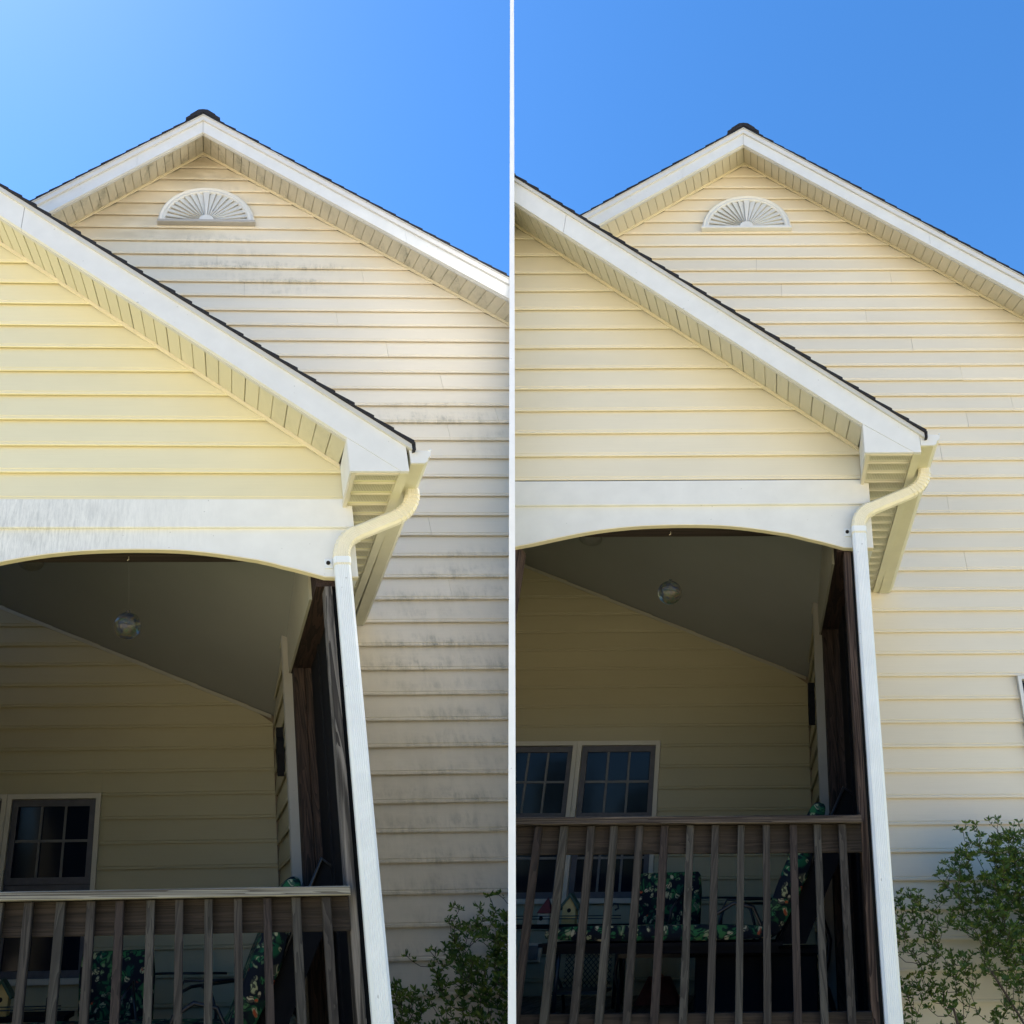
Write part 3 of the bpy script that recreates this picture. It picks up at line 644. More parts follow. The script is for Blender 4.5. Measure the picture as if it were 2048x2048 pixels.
    v = [(cx, dM-0.010, cz+0.012)] + [(*[ell(0.86, PI*i/N)[0]], dM-0.010, ell(0.86, PI*i/N)[1]) for i in range(N+1)]
    f = [(0, i, i+1) for i in range(1, N+1)]
    h.mesh('vent_backing', v, f, M['fascia'], V)
    nb = 19
    for i in range(nb):
        t0 = PI*(i+0.015)/nb; t1 = PI*(i+0.985)/nb
        if i == nb//2: d0_, d1_, dm = -0.038, -0.038, -0.044
        else:
            lft = t0 > PI/2
            d0_, d1_ = (-0.018, -0.038) if lft else (-0.038, -0.018)
        r0 = 0.12
        P_ = []
        for s_, tt, dd in ((r0, t0, d0_*0.9), (0.855, t0, d0_), (0.855, t1, d1_), (r0, t1, d1_*0.9)):
            x, z = ell(s_, tt); P_.append((x, dM-0.008+dd, z+0.014*(1-s_)))
        Q = [(a, b+0.012, c_) for a, b, c_ in P_]
        h.mesh('vent_blade', P_+Q, [(0, 1, 2, 3), (7, 6, 5, 4), (0, 4, 5, 1), (1, 5, 6, 2), (2, 6, 7, 3), (3, 7, 4, 0)], M['fascia'], V)
    hb = [(cx+rx*0.15*math.cos(PI*i/10), cz+0.014+rz*0.13*math.sin(PI*i/10)) for i in range(11)]
    h.prism('vent_hub', hb, dM-0.052, dM-0.006, M['fascia'], V)
    # --- windows
    def window(u0, u1, z0, z1, d, parent, cols_, frame_m, fw=0.032, sash_m=M['sash'], mun=M['muntin'], s=0.042):
        Wn = h.mesh('window', *merge([boxvf(u0-fw, u0, d-0.03, d+0.03, z0-fw, z1+fw), boxvf(u1, u1+fw, d-0.03, d+0.03, z0-fw, z1+fw), boxvf(u0, u1, d-0.03, d+0.03, z1, z1+fw), boxvf(u0, u1, d-0.034, d+0.03, z0-fw, z0)]), frame_m, parent)
        if not Wn: return
        zm = (z0+z1)/2
        for (a, b, dd) in ((zm, z1, 0.004), (z0, zm, 0.012)):
            if not h.mesh('sash', *merge([boxvf(u0+.003, u0+s, d-0.008+dd, d+0.02, a, b-.003), boxvf(u1-s, u1-.003, d-0.008+dd, d+0.02, a, b-.003), boxvf(u0+s, u1-s, d-0.008+dd, d+0.02, b-s-.003, b-.003), boxvf(u0+s, u1-s, d-0.008+dd, d+0.02, a, a+s)]), sash_m, Wn): continue
            for ci in range(3):
                for ri in range(2):
                    x0 = u0+s+(u1-u0-2*s)*ci/3; x1 = u0+s+(u1-u0-2*s)*(ci+1)/3; y0 = a+s+(b-a-2*s)*ri/2; y1 = a+s+(b-a-2*s)*(ri+1)/2
                    h.box('pane', x0+.0005, x1-.0005, d+0.013, d+0.018, y0+.0005, y1-.0005, M['glass'], Wn)
            for ci in (1, 2):
                x = u0+s+(u1-u0-2*s)*ci/3; h.box('muntin', x-0.008, x+0.008, d+0.004, d+0.0125, a+s, b-s, mun, Wn)
            y = (a+b)/2; h.box('muntin', u0+s, u1-s, d+0.0035, d+0.012, y-0.008, y+0.008, mun, Wn)
    a, b = wl, wr
    window(-1.388+h.wdu, wr-0.034, wb+0.035, wt-0.035, dB-0.008, H, 3, M['winframe'])
    window(wl+0.034, -1.455+h.wdu, wb+0.035, wt-0.035, dB-0.008, H, 3, M['winframe'])
    window(1.769, 2.68, -0.42, 1.051, dM-0.014, H, 3, M['fascia'], sash_m=M['sash'], fw=0.023, s=0.012)
    # rooms behind the glass are closed and dark
    h.box('room_back', -3.2, 0.5, dB+0.101, dB+0.13, GROUND+1.0, 2.2, M['hole'], H)
    return H

def sweep_strip(pts, d0, d1, t):
    (u0, z0), (u1, z1) = pts
    v = [(u0, d0, z0-t), (u1, d0, z1-t), (u1, d0, z1), (u0, d0, z0), (u0, d1, z0-t), (u1, d1, z1-t), (u1, d1, z1), (u0, d1, z0)]
    return v, [(0, 1, 2, 3), (7, 6, 5, 4), (0, 4, 5, 1), (1, 5, 6, 2), (2, 6, 7, 3), (3, 7, 4, 0)]

M['slotm'] = simple('vent_slot', (0.42, 0.39, 0.26), 0.8)
M['ribm'] = vinyl('yellow_soffit_rib', (0.74, 0.70, 0.42))
M['drip_l'] = paint('pale_drip_edge', (0.66, 0.65, 0.62))
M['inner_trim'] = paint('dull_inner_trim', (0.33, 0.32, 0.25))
M['corner_paint'] = paint('grey_corner_paint', (0.30, 0.29, 0.25))  # grey, darker than the white trim outside
M['sill_d'] = paint('dirty_sill', (0.42, 0.40, 0.36))

# ---------------------------------------------------------------- railing
def railing(h):
    r = h.rail
    nm = 'weathered' if h.dirty else 'dark brown'
    T = h.thing('porch_railing', (-0.5, 0, -0.8), ('weathered wooden railing under the arch of the stained house on the left' if h.dirty else 'dark wooden railing under the arch of the clean house on the right'), 'railing', 'porch railings')
    cm = M['cap_l'] if h.dirty else M['cap_r']
    h.box('cap_rail', -1.214, 0.4885, -0.052, 0.085, 0.018+r, 0.049+r, cm, T, 0.003)
    h.box('top_rail', -1.214, 0.4885, 0.012, 0.046, -0.098+r, 0.016+r, M['rail_x'], T, 0.002)
    h.box('bottom_rail', -1.214, 0.4885, 0.012, 0.046, -0.80+r, -0.688+r, M['rail_x'], T, 0.002)
    us = [-0.791, -0.685, -0.57, -0.46, -0.356, -0.244, -0.14, -0.034, 0.073, 0.18, 0.287, 0.398] if h.dirty else [-0.822, -0.703, -0.603, -0.49, -0.381, -0.268, -0.158, -0.045, 0.066, 0.184, 0.29, 0.399]
    us = [us[0]-0.113*i for i in (4, 3, 2, 1)] + us
    mats = [M['baluster_a'], M['baluster_b'], M['baluster_a'], M['baluster_c'], M['baluster_b']]
    for i, u in enumerate(us):
        if u < -1.2: continue
        u = u + 0.004
        tl = random.uniform(-0.004, 0.004); w_ = random.uniform(0.0145, 0.0165)
        v, f = boxvf(u-w_, u+w_, -0.024, 0.010, -0.84+r, 0.015+r, 0.002)
        v = [(a + tl*(c_/0.8), b, c_) for a, b, c_ in v]
        h.mesh('baluster', v, f, mats[i % 5], T)
M['cap_l'] = wood('weathered_cap_grey', (0.06, 0.052, 0.042), (0.26, 0.245, 0.20), 'x', scale=0.45, off=1)
M['cap_r'] = wood('weathered_cap_brown', (0.025, 0.018, 0.015), (0.15, 0.12, 0.095), 'x', scale=0.45, off=3)

# ---------------------------------------------------------------- porch furniture
def sphere_vf(c, rx, ry, rz, nu=24, nv=14):
    v = [(c[0], c[1], c[2]-rz)]; f = []
    for j in range(1, nv):
        ph = -PI/2+PI*j/nv
        for i in range(nu): th = 2*PI*i/nu; v.append((c[0]+rx*math.cos(ph)*math.cos(th), c[1]+ry*math.cos(ph)*math.sin(th), c[2]+rz*math.sin(ph)))
    v.append((c[0], c[1], c[2]+rz)); n = len(v)-1
    for i in range(nu): f.append((0, 1+(i+1) % nu, 1+i)); f.append((n, 1+(nv-2)*nu+i, 1+(nv-2)*nu+(i+1) % nu))
    for j in range(nv-2):
        for i in range(nu): a = 1+j*nu+i; b = 1+j*nu+(i+1) % nu; f.append((a, b, b+nu, a+nu))
    return v, f
def cushion_vf(poly, d0, d1, puff=0.012):
    """outline in (u,z) swept in depth with rolled edges"""
    n = len(poly); cu = sum(p[0] for p in poly)/n; cz = sum(p[1] for p in poly)/n; v = []; rings = [(d0, 0.88), (d0+puff, 0.97), (d0+3*puff, 1.0), (d1-3*puff, 1.0), (d1-puff, 0.97), (d1, 0.88)]
    for d, s_ in rings:
        for (u, z) in poly:
            L_ = max(1e-6, math.hypot(u-cu, z-cz)); k_ = (1-s_)*0.12
            v.append((u-(u-cu)/L_*k_, d, z-(z-cz)/L_*k_))
    f = [(r*n+i, r*n+(i+1) % n, (r+1)*n+(i+1) % n, (r+1)*n+i) for r in range(5) for i in range(n)] + [tuple(range(n-1, -1, -1)), tuple(range(5*n, 6*n))]
    return v, f
def rnd_poly(poly, it=2):
    for _ in range(it):
        q = []
        for i in range(len(poly)):
            a, b = poly[i], poly[(i+1) % len(poly)]
            q += [(a[0]*.75+b[0]*.25, a[1]*.75+b[1]*.25), (a[0]*.25+b[0]*.75, a[1]*.25+b[1]*.75)]
        poly = q
    return poly

def furniture(h):
    side = 'left' if h.dirty else 'right'
    hs = 'the stained left house' if h.dirty else 'the clean right house'
    # hanging glass ball
    u, d, z = h.orb
    T = h.thing('glass_ball', (u, d, z), 'swirled glass ball hanging in the porch arch of %s' % hs, 'ornament', 'hanging glass balls')
    h.mesh('ball', *sphere_vf((u, d, z), 0.066, 0.066, 0.066, 32, 20), M['orb'], T, True)
    h.tube('neck', [(u, d, z+0.064), (u, d, z+0.078)], 0.009, M['orb'], T, 10)
    h.tube('hanging_line', [(u, d, z+0.078), (u+0.01, 0.13, 1.55+h.dza)], 0.0002, M['slate'], T, 5)
    h.tube('hook', [(u+0.01, 0.12, 1.553+h.dza), (u+0.012, 0.115, 1.535+h.dza), (u+0.005, 0.11, 1.528+h.dza)], 0.0022, M['cream_paint'], T, 6)
    # ceiling fixture
    v, f = sphere_vf((-1.205, 1.37, 2.14), 0.085, 0.085, 0.05, 20, 10)
    T = h.thing('ceiling_light', (-1.205, 1.37, 2.2), 'round dark ceiling light half hidden by the porch beam of %s' % hs, 'light', 'porch ceiling lights')
    h.mesh('light_shade', v, f, M['slate'], T, True); h.tube('light_stem', [(-1.205, 1.37, 2.15), (-1.205, 1.37, 2.29)], 0.02, M['slate'], T, 10)
    # iron wall ornament
    pts = [(1.47, 1.085), (1.50, 1.08), (1.51, 1.02), (1.555, 0.97), (1.56, 0.90), (1.53, 0.86), (1.52, 0.81), (1.49, 0.80), (1.475, 0.86), (1.45, 0.92), (1.455, 1.0), (1.475, 1.03)]
    n = len(pts); v = [(0.362, a+0.03, b) for a, b in pts]+[(0.404, a+0.03, b) for a, b in pts]
    h.solo('wall_ornament', v, [tuple(range(n)), tuple(range(2*n-1, n-1, -1))]+[(i, i+n, (i+1) % n+n, (i+1) % n) for i in range(n)], M['black'],
           'black iron ornament on the inner side wall of the porch of %s' % hs, 'ornament', 'iron wall ornaments')
    # chaise lounge
    T = h.thing('chaise_lounge', (-0.3, 0.95, -0.8), 'black chaise lounge with raised back and tropical pad, porch of %s' % hs, 'chaise lounge', 'chaise lounges on the porches')
    seat = rnd_poly([(-1.05, -0.452), (0.10, -0.452), (0.11, -0.40), (0.0, -0.378), (-1.03, -0.378), (-1.07, -0.41)])
    h.mesh('seat_pad', *cushion_vf(seat, 0.78, 1.30), M['tropical'], T, True)
    back = rnd_poly([(-0.02, -0.44), (0.06, -0.36), (0.15, -0.13), (0.215, 0.0), (0.285, 0.14), (0.33, 0.215), (0.385, 0.222), (0.405, 0.18), (0.34, 0.02), (0.30, -0.14), (0.20, -0.32), (0.12, -0.45)])
    h.mesh('back_pad', *cushion_vf(back, 0.80, 1.28), M['tropical'], T, True)
    h.mesh('mesh_seat', *merge([boxvf(-1.08, 0.15, 0.76, 1.32, -0.475, -0.458), boxvf(-1.06, 0.13, 0.775, 0.79, -0.505, -0.474)]), M['black'], T)
    bp = [(0.12, -0.47), (0.42, 0.13), (0.505, 0.295), (0.515, 0.285), (0.60, 0.222), (0.585, 0.16), (0.42, -0.16), (0.27, -0.47)]
    nn = len(bp); v = [(a, 0.85, b) for a, b in bp]+[(a, 0.86, b) for a, b in bp]
    h.mesh('mesh_back', v, [tuple(range(nn)), tuple(range(2*nn-1, nn-1, -1))]+[(i, i+nn, (i+1) % nn+nn, (i+1) % nn) for i in range(nn)], M['black'], T)
    for dd in (0.835, 1.30): h.tube('back_frame', [(0.12, dd, -0.47), (0.42, dd, 0.13), (0.503, dd, 0.297), (0.60, dd, 0.224)], 0.009, M['blackmetal'], T)
    h.tube('armrest', [(-0.24, 0.80, -0.47), (-0.19, 0.79, -0.33), (-0.10, 0.785, -0.28), (0.0, 0.785, -0.30), (0.04, 0.79, -0.38), (0.04, 0.80, -0.46)], 0.010, M['blackmetal'], T)
    h.tube('armrest', [(-0.50, 1.31, -0.47), (-0.48, 1.30, -0.30), (-0.42, 1.30, -0.22), (-0.40, 1.30, -0.38), (-0.33, 1.30, -0.47)], 0.010, M['blackmetal'], T)
    for uu in (-0.98, 0.06):
        for dd in (0.80, 1.28): h.tube('leg', [(uu, dd, -0.46), (uu, dd, -0.802)], 0.011, M['blackmetal'], T)
    h.tube('curved_leg', [(0.33, 1.2, -0.30), (0.39, 1.2, -0.37), (0.42, 1.2, -0.46), (0.405, 1.2, -0.56), (0.37, 1.2, -0.65), (0.40, 1.2, -0.70), (0.43, 1.2, -0.80)], 0.014, M['blackmetal'], T)
    # covered storage box behind it
    T = h.thing('storage_box', (0, 1.0, -0.8), 'low black storage box under the chaise lounge of %s' % hs, 'storage box', 'black storage boxes')
    h.box('box_body', -0.30, 0.33, 0.90, 1.27, -0.80, -0.52, M['black'], T, 0.01); h.box('box_lid', -0.315, 0.345, 0.885, 1.28, -0.519, -0.485, M['black'], T, 0.008)
    # high backed chair with printed cushion
    T = h.thing('patio_chair', (-0.54, 1.75, -0.8), 'high backed patio chair with tropical cushion against the back wall of %s' % hs, 'chair', 'cushioned patio chairs')
    bk = rnd_poly([(-0.74, -0.43), (-0.33, -0.43), (-0.345, -0.085), (-0.735, -0.092)], 3)
    bk = [(-0.73, -0.45), (-0.34, -0.45), (-0.335, -0.2), (-0.345, -0.105), (-0.36, -0.085), (-0.70, -0.092), (-0.73, -0.10), (-0.742, -0.2)]
    h.mesh('back_cushion', *cushion_vf(bk, 1.60, 1.70), M['tropical'], T, True)
    h.mesh('seat_cushion', *cushion_vf([(-0.75, -0.52), (-0.32, -0.52), (-0.32, -0.46), (-0.75, -0.46)], 1.30, 1.62), M['tropical'], T, True)
    h.box('seat_frame', -0.76, -0.31, 1.29, 1.72, -0.545, -0.525, M['blackmetal'], T)
    for uu in (-0.75, -0.32):
        for dd in (1.30, 1.71): h.tube('leg', [(uu, dd, -0.53), (uu, dd, -0.802)], 0.010, M['blackmetal'], T)
    # wrought iron armchair
    T = h.thing('iron_armchair', (-0.12, 1.9, -0.8), 'black wrought iron armchair with curved arms behind the chaise of %s' % hs, 'chair', 'wrought iron armchairs')
    h.tube('arm', [(-0.24, 1.60, -0.52), (-0.215, 1.60, -0.36), (-0.19, 1.62, -0.29), (-0.14, 1.66, -0.268), (0.10, 1.98, -0.262)], 0.009, M['blackmetal'], T)
    h.tube('arm', [(-0.22, 1.72, -0.52), (-0.21, 1.72, -0.30), (-0.18, 1.72, -0.245), (0.13, 1.72, -0.242)], 0.007, M['blackmetal'], T)
    h.tube('arm', [(-0.01, 1.60, -0.52), (-0.005, 1.60, -0.38), (-0.03, 1.60, -0.30), (-0.08, 1.62, -0.262)], 0.009, M['blackmetal'], T)
    h.tube('back_bar', [(-0.52, 2.1, -0.225), (-0.30, 2.1, -0.222), (0.06, 2.1, -0.228)], 0.007, M['blackmetal'], T)
    h.box('seat', -0.26, 0.12, 1.60, 2.0, -0.54, -0.52, M['blackmetal'], T)
    for uu in (-0.25, 0.11):
        for dd in (1.61, 1.99): h.tube('leg', [(uu, dd, -0.53), (uu, dd, -0.802)], 0.009, M['blackmetal'], T)
    # lattice backed chair
    T = h.thing('lattice_chair', (-0.92, 1.2, -0.8), 'black lattice backed iron chair seen from behind on the porch of %s' % hs, 'chair', 'lattice backed chairs')
    bars = []
    for i in range(-6, 12):
        for sg in (1, -1):
            a = -1.06+0.027*i*1.0
            p0, p1 = (a, -0.70), (a+0.20, -0.49)
            # clip to the back panel
            lo_, hi_ = -1.06, -0.80
            t0, t1 = 0.0, 1.0
            x0, x1 = (p0[0], p1[0]) if sg > 0 else (-1.86-p0[0], -1.86-p1[0])
            if abs(x1-x0) < 1e-6: continue
            ta, tb = sorted(((lo_-x0)/(x1-x0), (hi_-x0)/(x1-x0))); t0, t1 = max(0, ta), min(1, tb)
            if t1-t0 < 0.05: continue
            A_ = (x0+(x1-x0)*t0, 1.30, -0.70+0.21*t0); B_ = (x0+(x1-x0)*t1, 1.30, -0.70+0.21*t1); bars.append(tubevf([A_, B_], 0.0022, 4))
    o = h.mesh('back_lattice', *merge(bars), M['blackmetal'], T)
    h.tube('back_frame', [(-1.04, 1.30, -0.802), (-1.06, 1.30, -0.70), (-1.105, 1.30, -0.62), (-1.11, 1.30, -0.53), (-1.07, 1.30, -0.485), (-0.80, 1.30, -0.485), (-0.765, 1.30, -0.53), (-0.78, 1.30, -0.62), (-0.755, 1.30, -0.70), (-0.74, 1.30, -0.802)], 0.009, M['blackmetal'], T)
    h.tube('arm', [(-0.77, 1.30, -0.52), (-0.72, 1.22, -0.50), (-0.66, 1.05, -0.50)], 0.009, M['blackmetal'], T)
    h.box('seat', -1.07, -0.79, 1.05, 1.30, -0.70, -0.685, M['blackmetal'], T)
    # console table with the bird houses
    T = h.thing('console_table', (-1.3, 1.6, -0.8), 'dark console table under the porch window of %s' % hs, 'table', 'console tables')
    h.box('table_top', -1.95, -0.775, 1.48, 1.78, -0.398, -0.374, M['black'], T, 0.004)
    for zz in (-0.345, -0.330): h.tube('gallery_rail', [(-1.94, 1.49, zz), (-0.80, 1.49, zz)], 0.003, M['blackmetal'], T, 6)
    for uu in (-1.9, -0.81):
        for dd in (1.5, 1.76): h.tube('leg', [(uu, dd, -0.398), (uu, dd, -0.802)], 0.011, M['blackmetal'], T)
    h.tube('scroll_hook', [(-0.885, 1.55, -0.375), (-0.885, 1.55, -0.30), (-0.86, 1.55, -0.265), (-0.835, 1.55, -0.268), (-0.83, 1.55, -0.29), (-0.85, 1.55, -0.30)], 0.006, M['blackmetal'], T)
    # bird houses
    T = h.thing('bird_house', (-1.27, 1.55, -0.373), 'little cream bird house with red roof, porch table of %s' % hs, 'bird house', 'red roofed bird houses')
    if True:
        h.box('body', -1.305, -1.238, 1.52, 1.59, -0.373, -0.315, M['cream_paint'], T)
        h.mesh('roof', [(-1.312, 1.51, -0.3145), (-1.228, 1.51, -0.3145), (-1.228, 1.60, -0.3145), (-1.312, 1.60, -0.3145), (-1.262, 1.555, -0.225)], [(0, 1, 4), (1, 2, 4), (2, 3, 4), (3, 0, 4), (3, 2, 1, 0)], M['red'], T)
        h.mesh('entrance_hole', *tubevf([(-1.285, 1.521, -0.342), (-1.285, 1.5185, -0.342)], 0.012, 12), M['hole'], T)
    T = h.thing('bird_house', (-1.12, 1.55, -0.373), 'yellow bird house with green roof, porch table of %s' % hs, 'bird house', 'green roofed bird houses')
    h.prism('body', [(-1.16, -0.373), (-1.082, -0.373), (-1.080, -0.270), (-1.121, -0.228), (-1.162, -0.270)], 1.52, 1.59, M['yellow'], T)
    h.prism('roof', [(-1.186, -0.290), (-1.176, -0.298), (-1.121, -0.2265), (-1.068, -0.298), (-1.058, -0.288), (-1.121, -0.205)], 1.505, 1.60, M['green'], T)
    h.mesh('entrance_hole', *tubevf([(-1.121, 1.5205, -0.30), (-1.121, 1.5185, -0.30)], 0.012, 12), M['hole'], T)
    # low things by the wall
    T = h.thing('wall_outlet', (-1.54, dB, -0.55), 'grey covered outlet on the siding under the window of %s' % hs, 'outlet', 'covered wall outlets')
    h.box('plate', -1.61, -1.475, dB-0.034, dB-0.020, -0.605, -0.49, M['cream_paint'], T, 0.003); h.box('cover', -1.595, -1.49, dB-0.046, dB-0.035, -0.59, -0.505, M['slate'], T, 0.003)
    T = h.thing('lantern', (-0.58, 1.72, -0.8), 'dark red tapered lantern on the deck floor of %s' % hs, 'lantern', 'red porch lanterns')
    v = [(-0.71, 1.62, -0.80), (-0.455, 1.62, -0.80), (-0.455, 1.84, -0.80), (-0.71, 1.84, -0.80), (-0.645, 1.69, -0.66), (-0.52, 1.69, -0.66), (-0.52, 1.77, -0.66), (-0.645, 1.77, -0.66)]
    h.mesh('body', v, [(0, 1, 5, 4), (1, 2, 6, 5), (2, 3, 7, 6), (3, 0, 4, 7), (4, 5, 6, 7), (3, 2, 1, 0)], M['terracotta'], T)
    h.tube('cap', [(-0.583, 1.73, -0.662), (-0.583, 1.73, -0.64)], 0.03, M['terracotta'], T, 10, 0.012)

# ---------------------------------------------------------------- shrubs
def shrub(h):
    rng = random.Random(11 if h.dirty else 12)
    def env(u):
        pts = [(0.70, -0.62), (0.76, -0.27), (0.86, -0.20), (0.98, -0.18), (1.07, -0.06), (1.16, 0.02), (1.35, 0.06), (1.6, 0.06), (1.9, 0.0), (2.2, -0.15), (2.5, -0.6)]
        for (a, b), (c_, d_) in zip(pts[:-1], pts[1:]):
            if a <= u <= c_: return b+(d_-b)*(u-a)/(c_-a)
        return -2
    nodes = [Vector((1.55, 0.92, GROUND)), Vector((1.35, 0.88, -1.6)), Vector((1.7, 0.95, -1.55)), Vector((1.2, 0.85, -1.3)), Vector((1.5, 0.9, -1.2)), Vector((1.8, 1.0, -1.1)), Vector((1.05, 0.8, -1.05)), Vector((1.35, 0.85, -0.85)), Vector((1.65, 0.9, -0.8)), Vector((2.0, 0.95, -0.8)), Vector((0.98, 0.78, -0.75)), Vector((1.2, 0.82, -0.6))]
    edges = [(0, 1), (0, 2), (1, 3), (1, 4), (2, 5), (3, 6), (4, 7), (5, 8), (5, 9), (6, 10), (7, 11)]
    rad = {i: 0.006 for i in range(12)}
    tips = []
    n_t = 2100 if h.dirty else 2400; grid = {}; tries = 0
    while len(tips) < n_t and tries < 60000:
        tries += 1
        u = rng.uniform(0.74, 2.45); e = env(u); z = e - abs(rng.gauss(0, 0.36)) - (0.02 if rng.random() < .8 else 0)
        if z < -1.5: continue
        if u < 1.2 and rng.random() < 0.5: continue
        gk = (int(u/0.034), int(z/0.034)); lim_ = 1 if u < 1.12 else (2 if u < 1.3 else 3)
        if grid.get(gk, 0) >= lim_: continue
        # open patches where the siding shows through
        if math.sin(u*17+z*9)+math.sin(z*21-u*7) > (1.15 if u < 1.25 else 1.5): continue
        grid[gk] = grid.get(gk, 0)+1
        tips.append(Vector((u, 0.93 + rng.gauss(0, 0.09) + (0.02 if u < 1 else 0), z)))
    tips += [Vector((1.351, 0.88, 0.128)), Vector((1.12, 0.87, 0.075)), Vector((1.15, 0.87, 0.068)), Vector((1.25, 0.87, 0.045)), Vector((1.43, 0.87, 0.09)), Vector((1.60, 0.88, 0.11)), Vector((1.52, 0.9, 0.06)), Vector((0.83, 0.86, -0.26)), Vector((0.78, .86, -.24))]
    for _ in range(16):
        u = rng.uniform(0.85, 2.2); tips.append(Vector((u, 0.86+rng.gauss(0, .06), env(u)+rng.uniform(0.02, 0.085))))
    for t in tips: t.y = max(0.56, min(1.20, t.y))
    tips.sort(key=lambda p: (p-Vector((1.4, 0.9, -1.2))).length)
    ends = []
    for t in tips:
        best = None; bd = 1e9
        for i, q in enumerate(nodes):
            dv = t-q; dl = dv.length
            if dl < 0.02: continue
            c_ = dl*(1.0 + (0.9 if dv.z < 0 else 0) + (0.0 if dv.z > 0.3*dl else 0.35))
            if c_ < bd: bd = c_; best = i
        q = nodes[best]; dl = (t-q).length; prev = best
        steps = 1 if dl < 0.07 else (2 if dl < 0.2 else 4)
        for s_ in range(1, steps+1):
            f_ = s_/steps; p = q.lerp(t, f_)
            if s_ < steps: p += Vector((rng.gauss(0, 0.012), rng.gauss(0, 0.012), -0.02*math.sin(PI*f_)))
            nodes.append(p); rad[len(nodes)-1] = max(0.0017, 0.0045*(1-f_*0.5)*min(1, dl*4)); edges.append((prev, len(nodes)-1)); prev = len(nodes)-1
        ends.append((t, (t-q).normalized()))
    br = []
    for a, b in edges:
        A_, B_ = nodes[a], nodes[b]
        if (A_-B_).length < 1e-4: continue
        r0 = min(rad[a], 0.011); r1 = min(rad[b], r0); sd_ = 5 if r0 > 0.005 else 3
        br.append(tubevf([A_, A_.lerp(B_, .5)+Vector((rng.gauss(0, .003), rng.gauss(0, .003), rng.gauss(0, .003))), B_], max(r1, min(r0, r1*1.6)), sd_, r1))
    lv = []; lf = []
    def leaf(p, dr, ln, wd):
        n_ = dr.cross(Vector((rng.uniform(-1, 1), rng.uniform(-1, 1), rng.uniform(-1, 1)))).normalized(); up_ = dr.cross(n_).normalized()
        b = len(lv); c1 = p+dr*ln*0.25; c2 = p+dr*ln*0.68+up_*ln*0.06; tp = p+dr*ln - up_*ln*0.10; fold = up_*wd*0.35
        lv.extend([tuple(q) for q in (p, c1+n_*wd*0.30+fold*.5, c2+n_*wd*0.5+fold, tp, c2-n_*wd*0.5+fold, c1-n_*wd*0.30+fold*.5, c1, c2)])
        lf.extend([(b, b+1, b+6), (b, b+6, b+5), (b+6, b+1, b+2, b+7), (b+5, b+6, b+7, b+4), (b+7, b+2, b+3), (b+4, b+7, b+3)])
    for t, dr in ends:
        if env(t.x) < t.z-0.2: pass
        k_ = rng.randint(5, 8)
        ax = (dr + Vector((0, 0, 0.9))).normalized(); s1 = ax.cross(Vector((0.3, 1, 0.1))).normalized(); s2 = ax.cross(s1)
        for i in range(k_):
            an = 2*PI*i/k_+rng.uniform(-.3, .3); o_ = rng.uniform(0.5, 1.3)
            leaf(t, (ax*rng.uniform(.3, .9)+(s1*math.cos(an)+s2*math.sin(an))*o_).normalized(), rng.uniform(0.026, 0.042), rng.uniform(0.010, 0.0135))
        for i in range(rng.randint(2, 5)):
            an = rng.uniform(0, 2*PI); leaf(t-dr*rng.uniform(0.012, 0.06), (dr*.6+(s1*math.cos(an)+s2*math.sin(an))).normalized(), rng.uniform(0.016, 0.028), rng.uniform(0.008, 0.011))
    T = h.thing('shrub', (1.55, 0.92, GROUND), ('leafy azalea shrub against the mildewed wall, at the foot of the left house' if h.dirty else 'larger leafy azalea shrub against the clean wall, at the right edge of the right house'), 'shrub', 'azalea shrubs by the house walls')
    bo = h.mesh('branches', *merge(br), M['bark'], T); bo['kind'] = 'stuff'
    # foliage: too many leaves to count
    W_ = [h.W(*q) - T.location for q in lv]; lim = 0.0147*h.side - T.location.x
    keepf = []
    for f_ in lf:
        x_ = W_[f_[0]].x
        if (h.side < 0 and max(W_[i].x for i in f_) < lim) or (h.side > 0 and min(W_[i].x for i in f_) > lim): keepf.append(f_)
    me = bpy.data.meshes.new('foliage'); me.from_pydata([tuple(q) for q in W_], [], keepf); me.materials.append(M['leaf'])
    at = me.attributes.new('house_pos', 'FLOAT_VECTOR', 'POINT'); at.data.foreach_set('vector', [c_ for q in lv for c_ in q])
    for p in me.polygons: p.use_smooth = True
    o = bpy.data.objects.new('foliage', me); o.parent = T; o['kind'] = 'stuff'; col.objects.link(o)

for h in (L, R):
    build_house(h); railing(h); furniture(h); shrub(h)

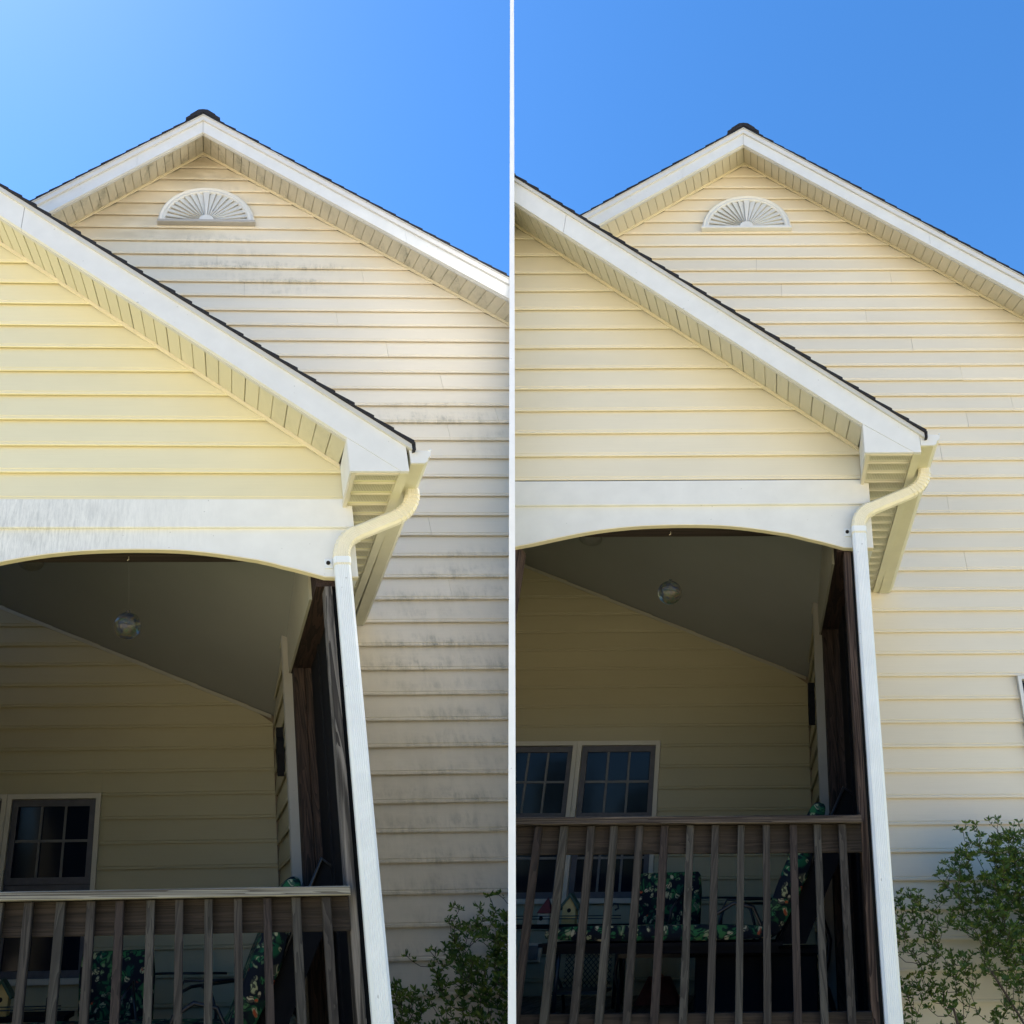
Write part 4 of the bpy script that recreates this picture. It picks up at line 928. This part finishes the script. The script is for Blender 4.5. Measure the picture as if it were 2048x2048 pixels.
# ---------------------------------------------------------------- party wall, ground, wood behind the camera
def raw(name, v, f, mat):
    me = bpy.data.meshes.new(name); me.from_pydata(v, [], f); me.materials.append(mat); o = bpy.data.objects.new(name, me); col.objects.link(o); return o
pw = bpy.data.objects.new('party_wall', None); pw.location = (0, 3.1, -0.5); col.objects.link(pw)
tag(pw, 'thin tall party wall with white front edge between the two houses', 'wall')
for nm_, y0_, y1_, m_ in (('edge_trim', 3.10, 3.135, M['party']), ('wall_panel', 3.1355, 10.0, M['party_face'])):
    hw = 0.0142 if nm_ == 'edge_trim' else 0.0138
    top = [(y0_-3.1, 8.8), (y1_-3.1, 8.8)] if nm_ == 'edge_trim' else [(y0_-3.1, 8.8), (1.6, 7.75), (y1_-3.1, 7.75)]
    pr = [(y0_-3.1, -0.1)] + top + [(y1_-3.1, -0.1)]; n_ = len(pr)
    v = [(-hw, a, b) for a, b in pr] + [(hw, a, b) for a, b in pr]; f = [tuple(range(n_)), tuple(range(2*n_-1, n_-1, -1))] + [(i, (i+1) % n_, (i+1) % n_+n_, i+n_) for i in range(n_)]
    raw(nm_, v, f, m_).parent = pw
v = []; f = []; n = 40; S_ = 400
for j in range(n+1):
    for i in range(n+1):
        x = (i/n-0.5)*S_; y = (j/n-0.5)*S_
        v.append((x, y, -0.5 + (0.02*math.sin(x*0.3)*math.cos(y*0.23))))
for j in range(n):
    for i in range(n): a = j*(n+1)+i; f.append((a, a+1, a+n+2, a+n+1))
g = raw('ground', v, f, M['bounce_ground']); g['kind'] = 'structure'
v, f = boxvf(-30, 30, -1.5, 14, -0.60, -0.44); g2 = raw('bounce_ground', v, f, M['grass']); g2['kind'] = 'structure'  # unseen darker strip added by the houses to weaken light bounced into the porches
rng = random.Random(3); v = []; f = []
for t in range(26):                                  # woodland across the yard, mirrored in the panes
    cx = -45+t*3.6+rng.uniform(-1, 1); cy = -24+rng.uniform(-5, 3); hh = rng.uniform(5, 8); rr = rng.uniform(1.8, 3.0)
    tv, tf = tubevf([(cx, cy, -0.6), (cx+rng.uniform(-.3, .3), cy, hh*0.8)], 0.22, 6, 0.05); b = len(v); v += tv; f += [tuple(i+b for i in q) for q in tf]
    for i in range(520):
        zz = rng.uniform(0.12, 1.0); r_ = rr*math.sqrt(rng.random())*(1.05-zz*0.8+0.15); an = rng.uniform(0, 2*PI); p = Vector((cx+r_*math.cos(an), cy+r_*math.sin(an), zz*hh))
        a_ = Vector((rng.gauss(0, 1), rng.gauss(0, 1), rng.gauss(0, 1))).normalized()*rng.uniform(.25, .5); b_ = a_.cross(Vector((rng.gauss(0, 1), rng.gauss(0, 1), 1))).normalized()*rng.uniform(.2, .4); b = len(v)
        v += [tuple(p-a_), tuple(p+b_), tuple(p+a_), tuple(p-b_)]; f.append((b, b+1, b+2, b+3))
wd = raw('distant_wood', v, f, M['far']); wd['kind'] = 'stuff'; wd['label'] = 'woodland across the yard, reflected in the porch windows'; wd['category'] = 'wood'
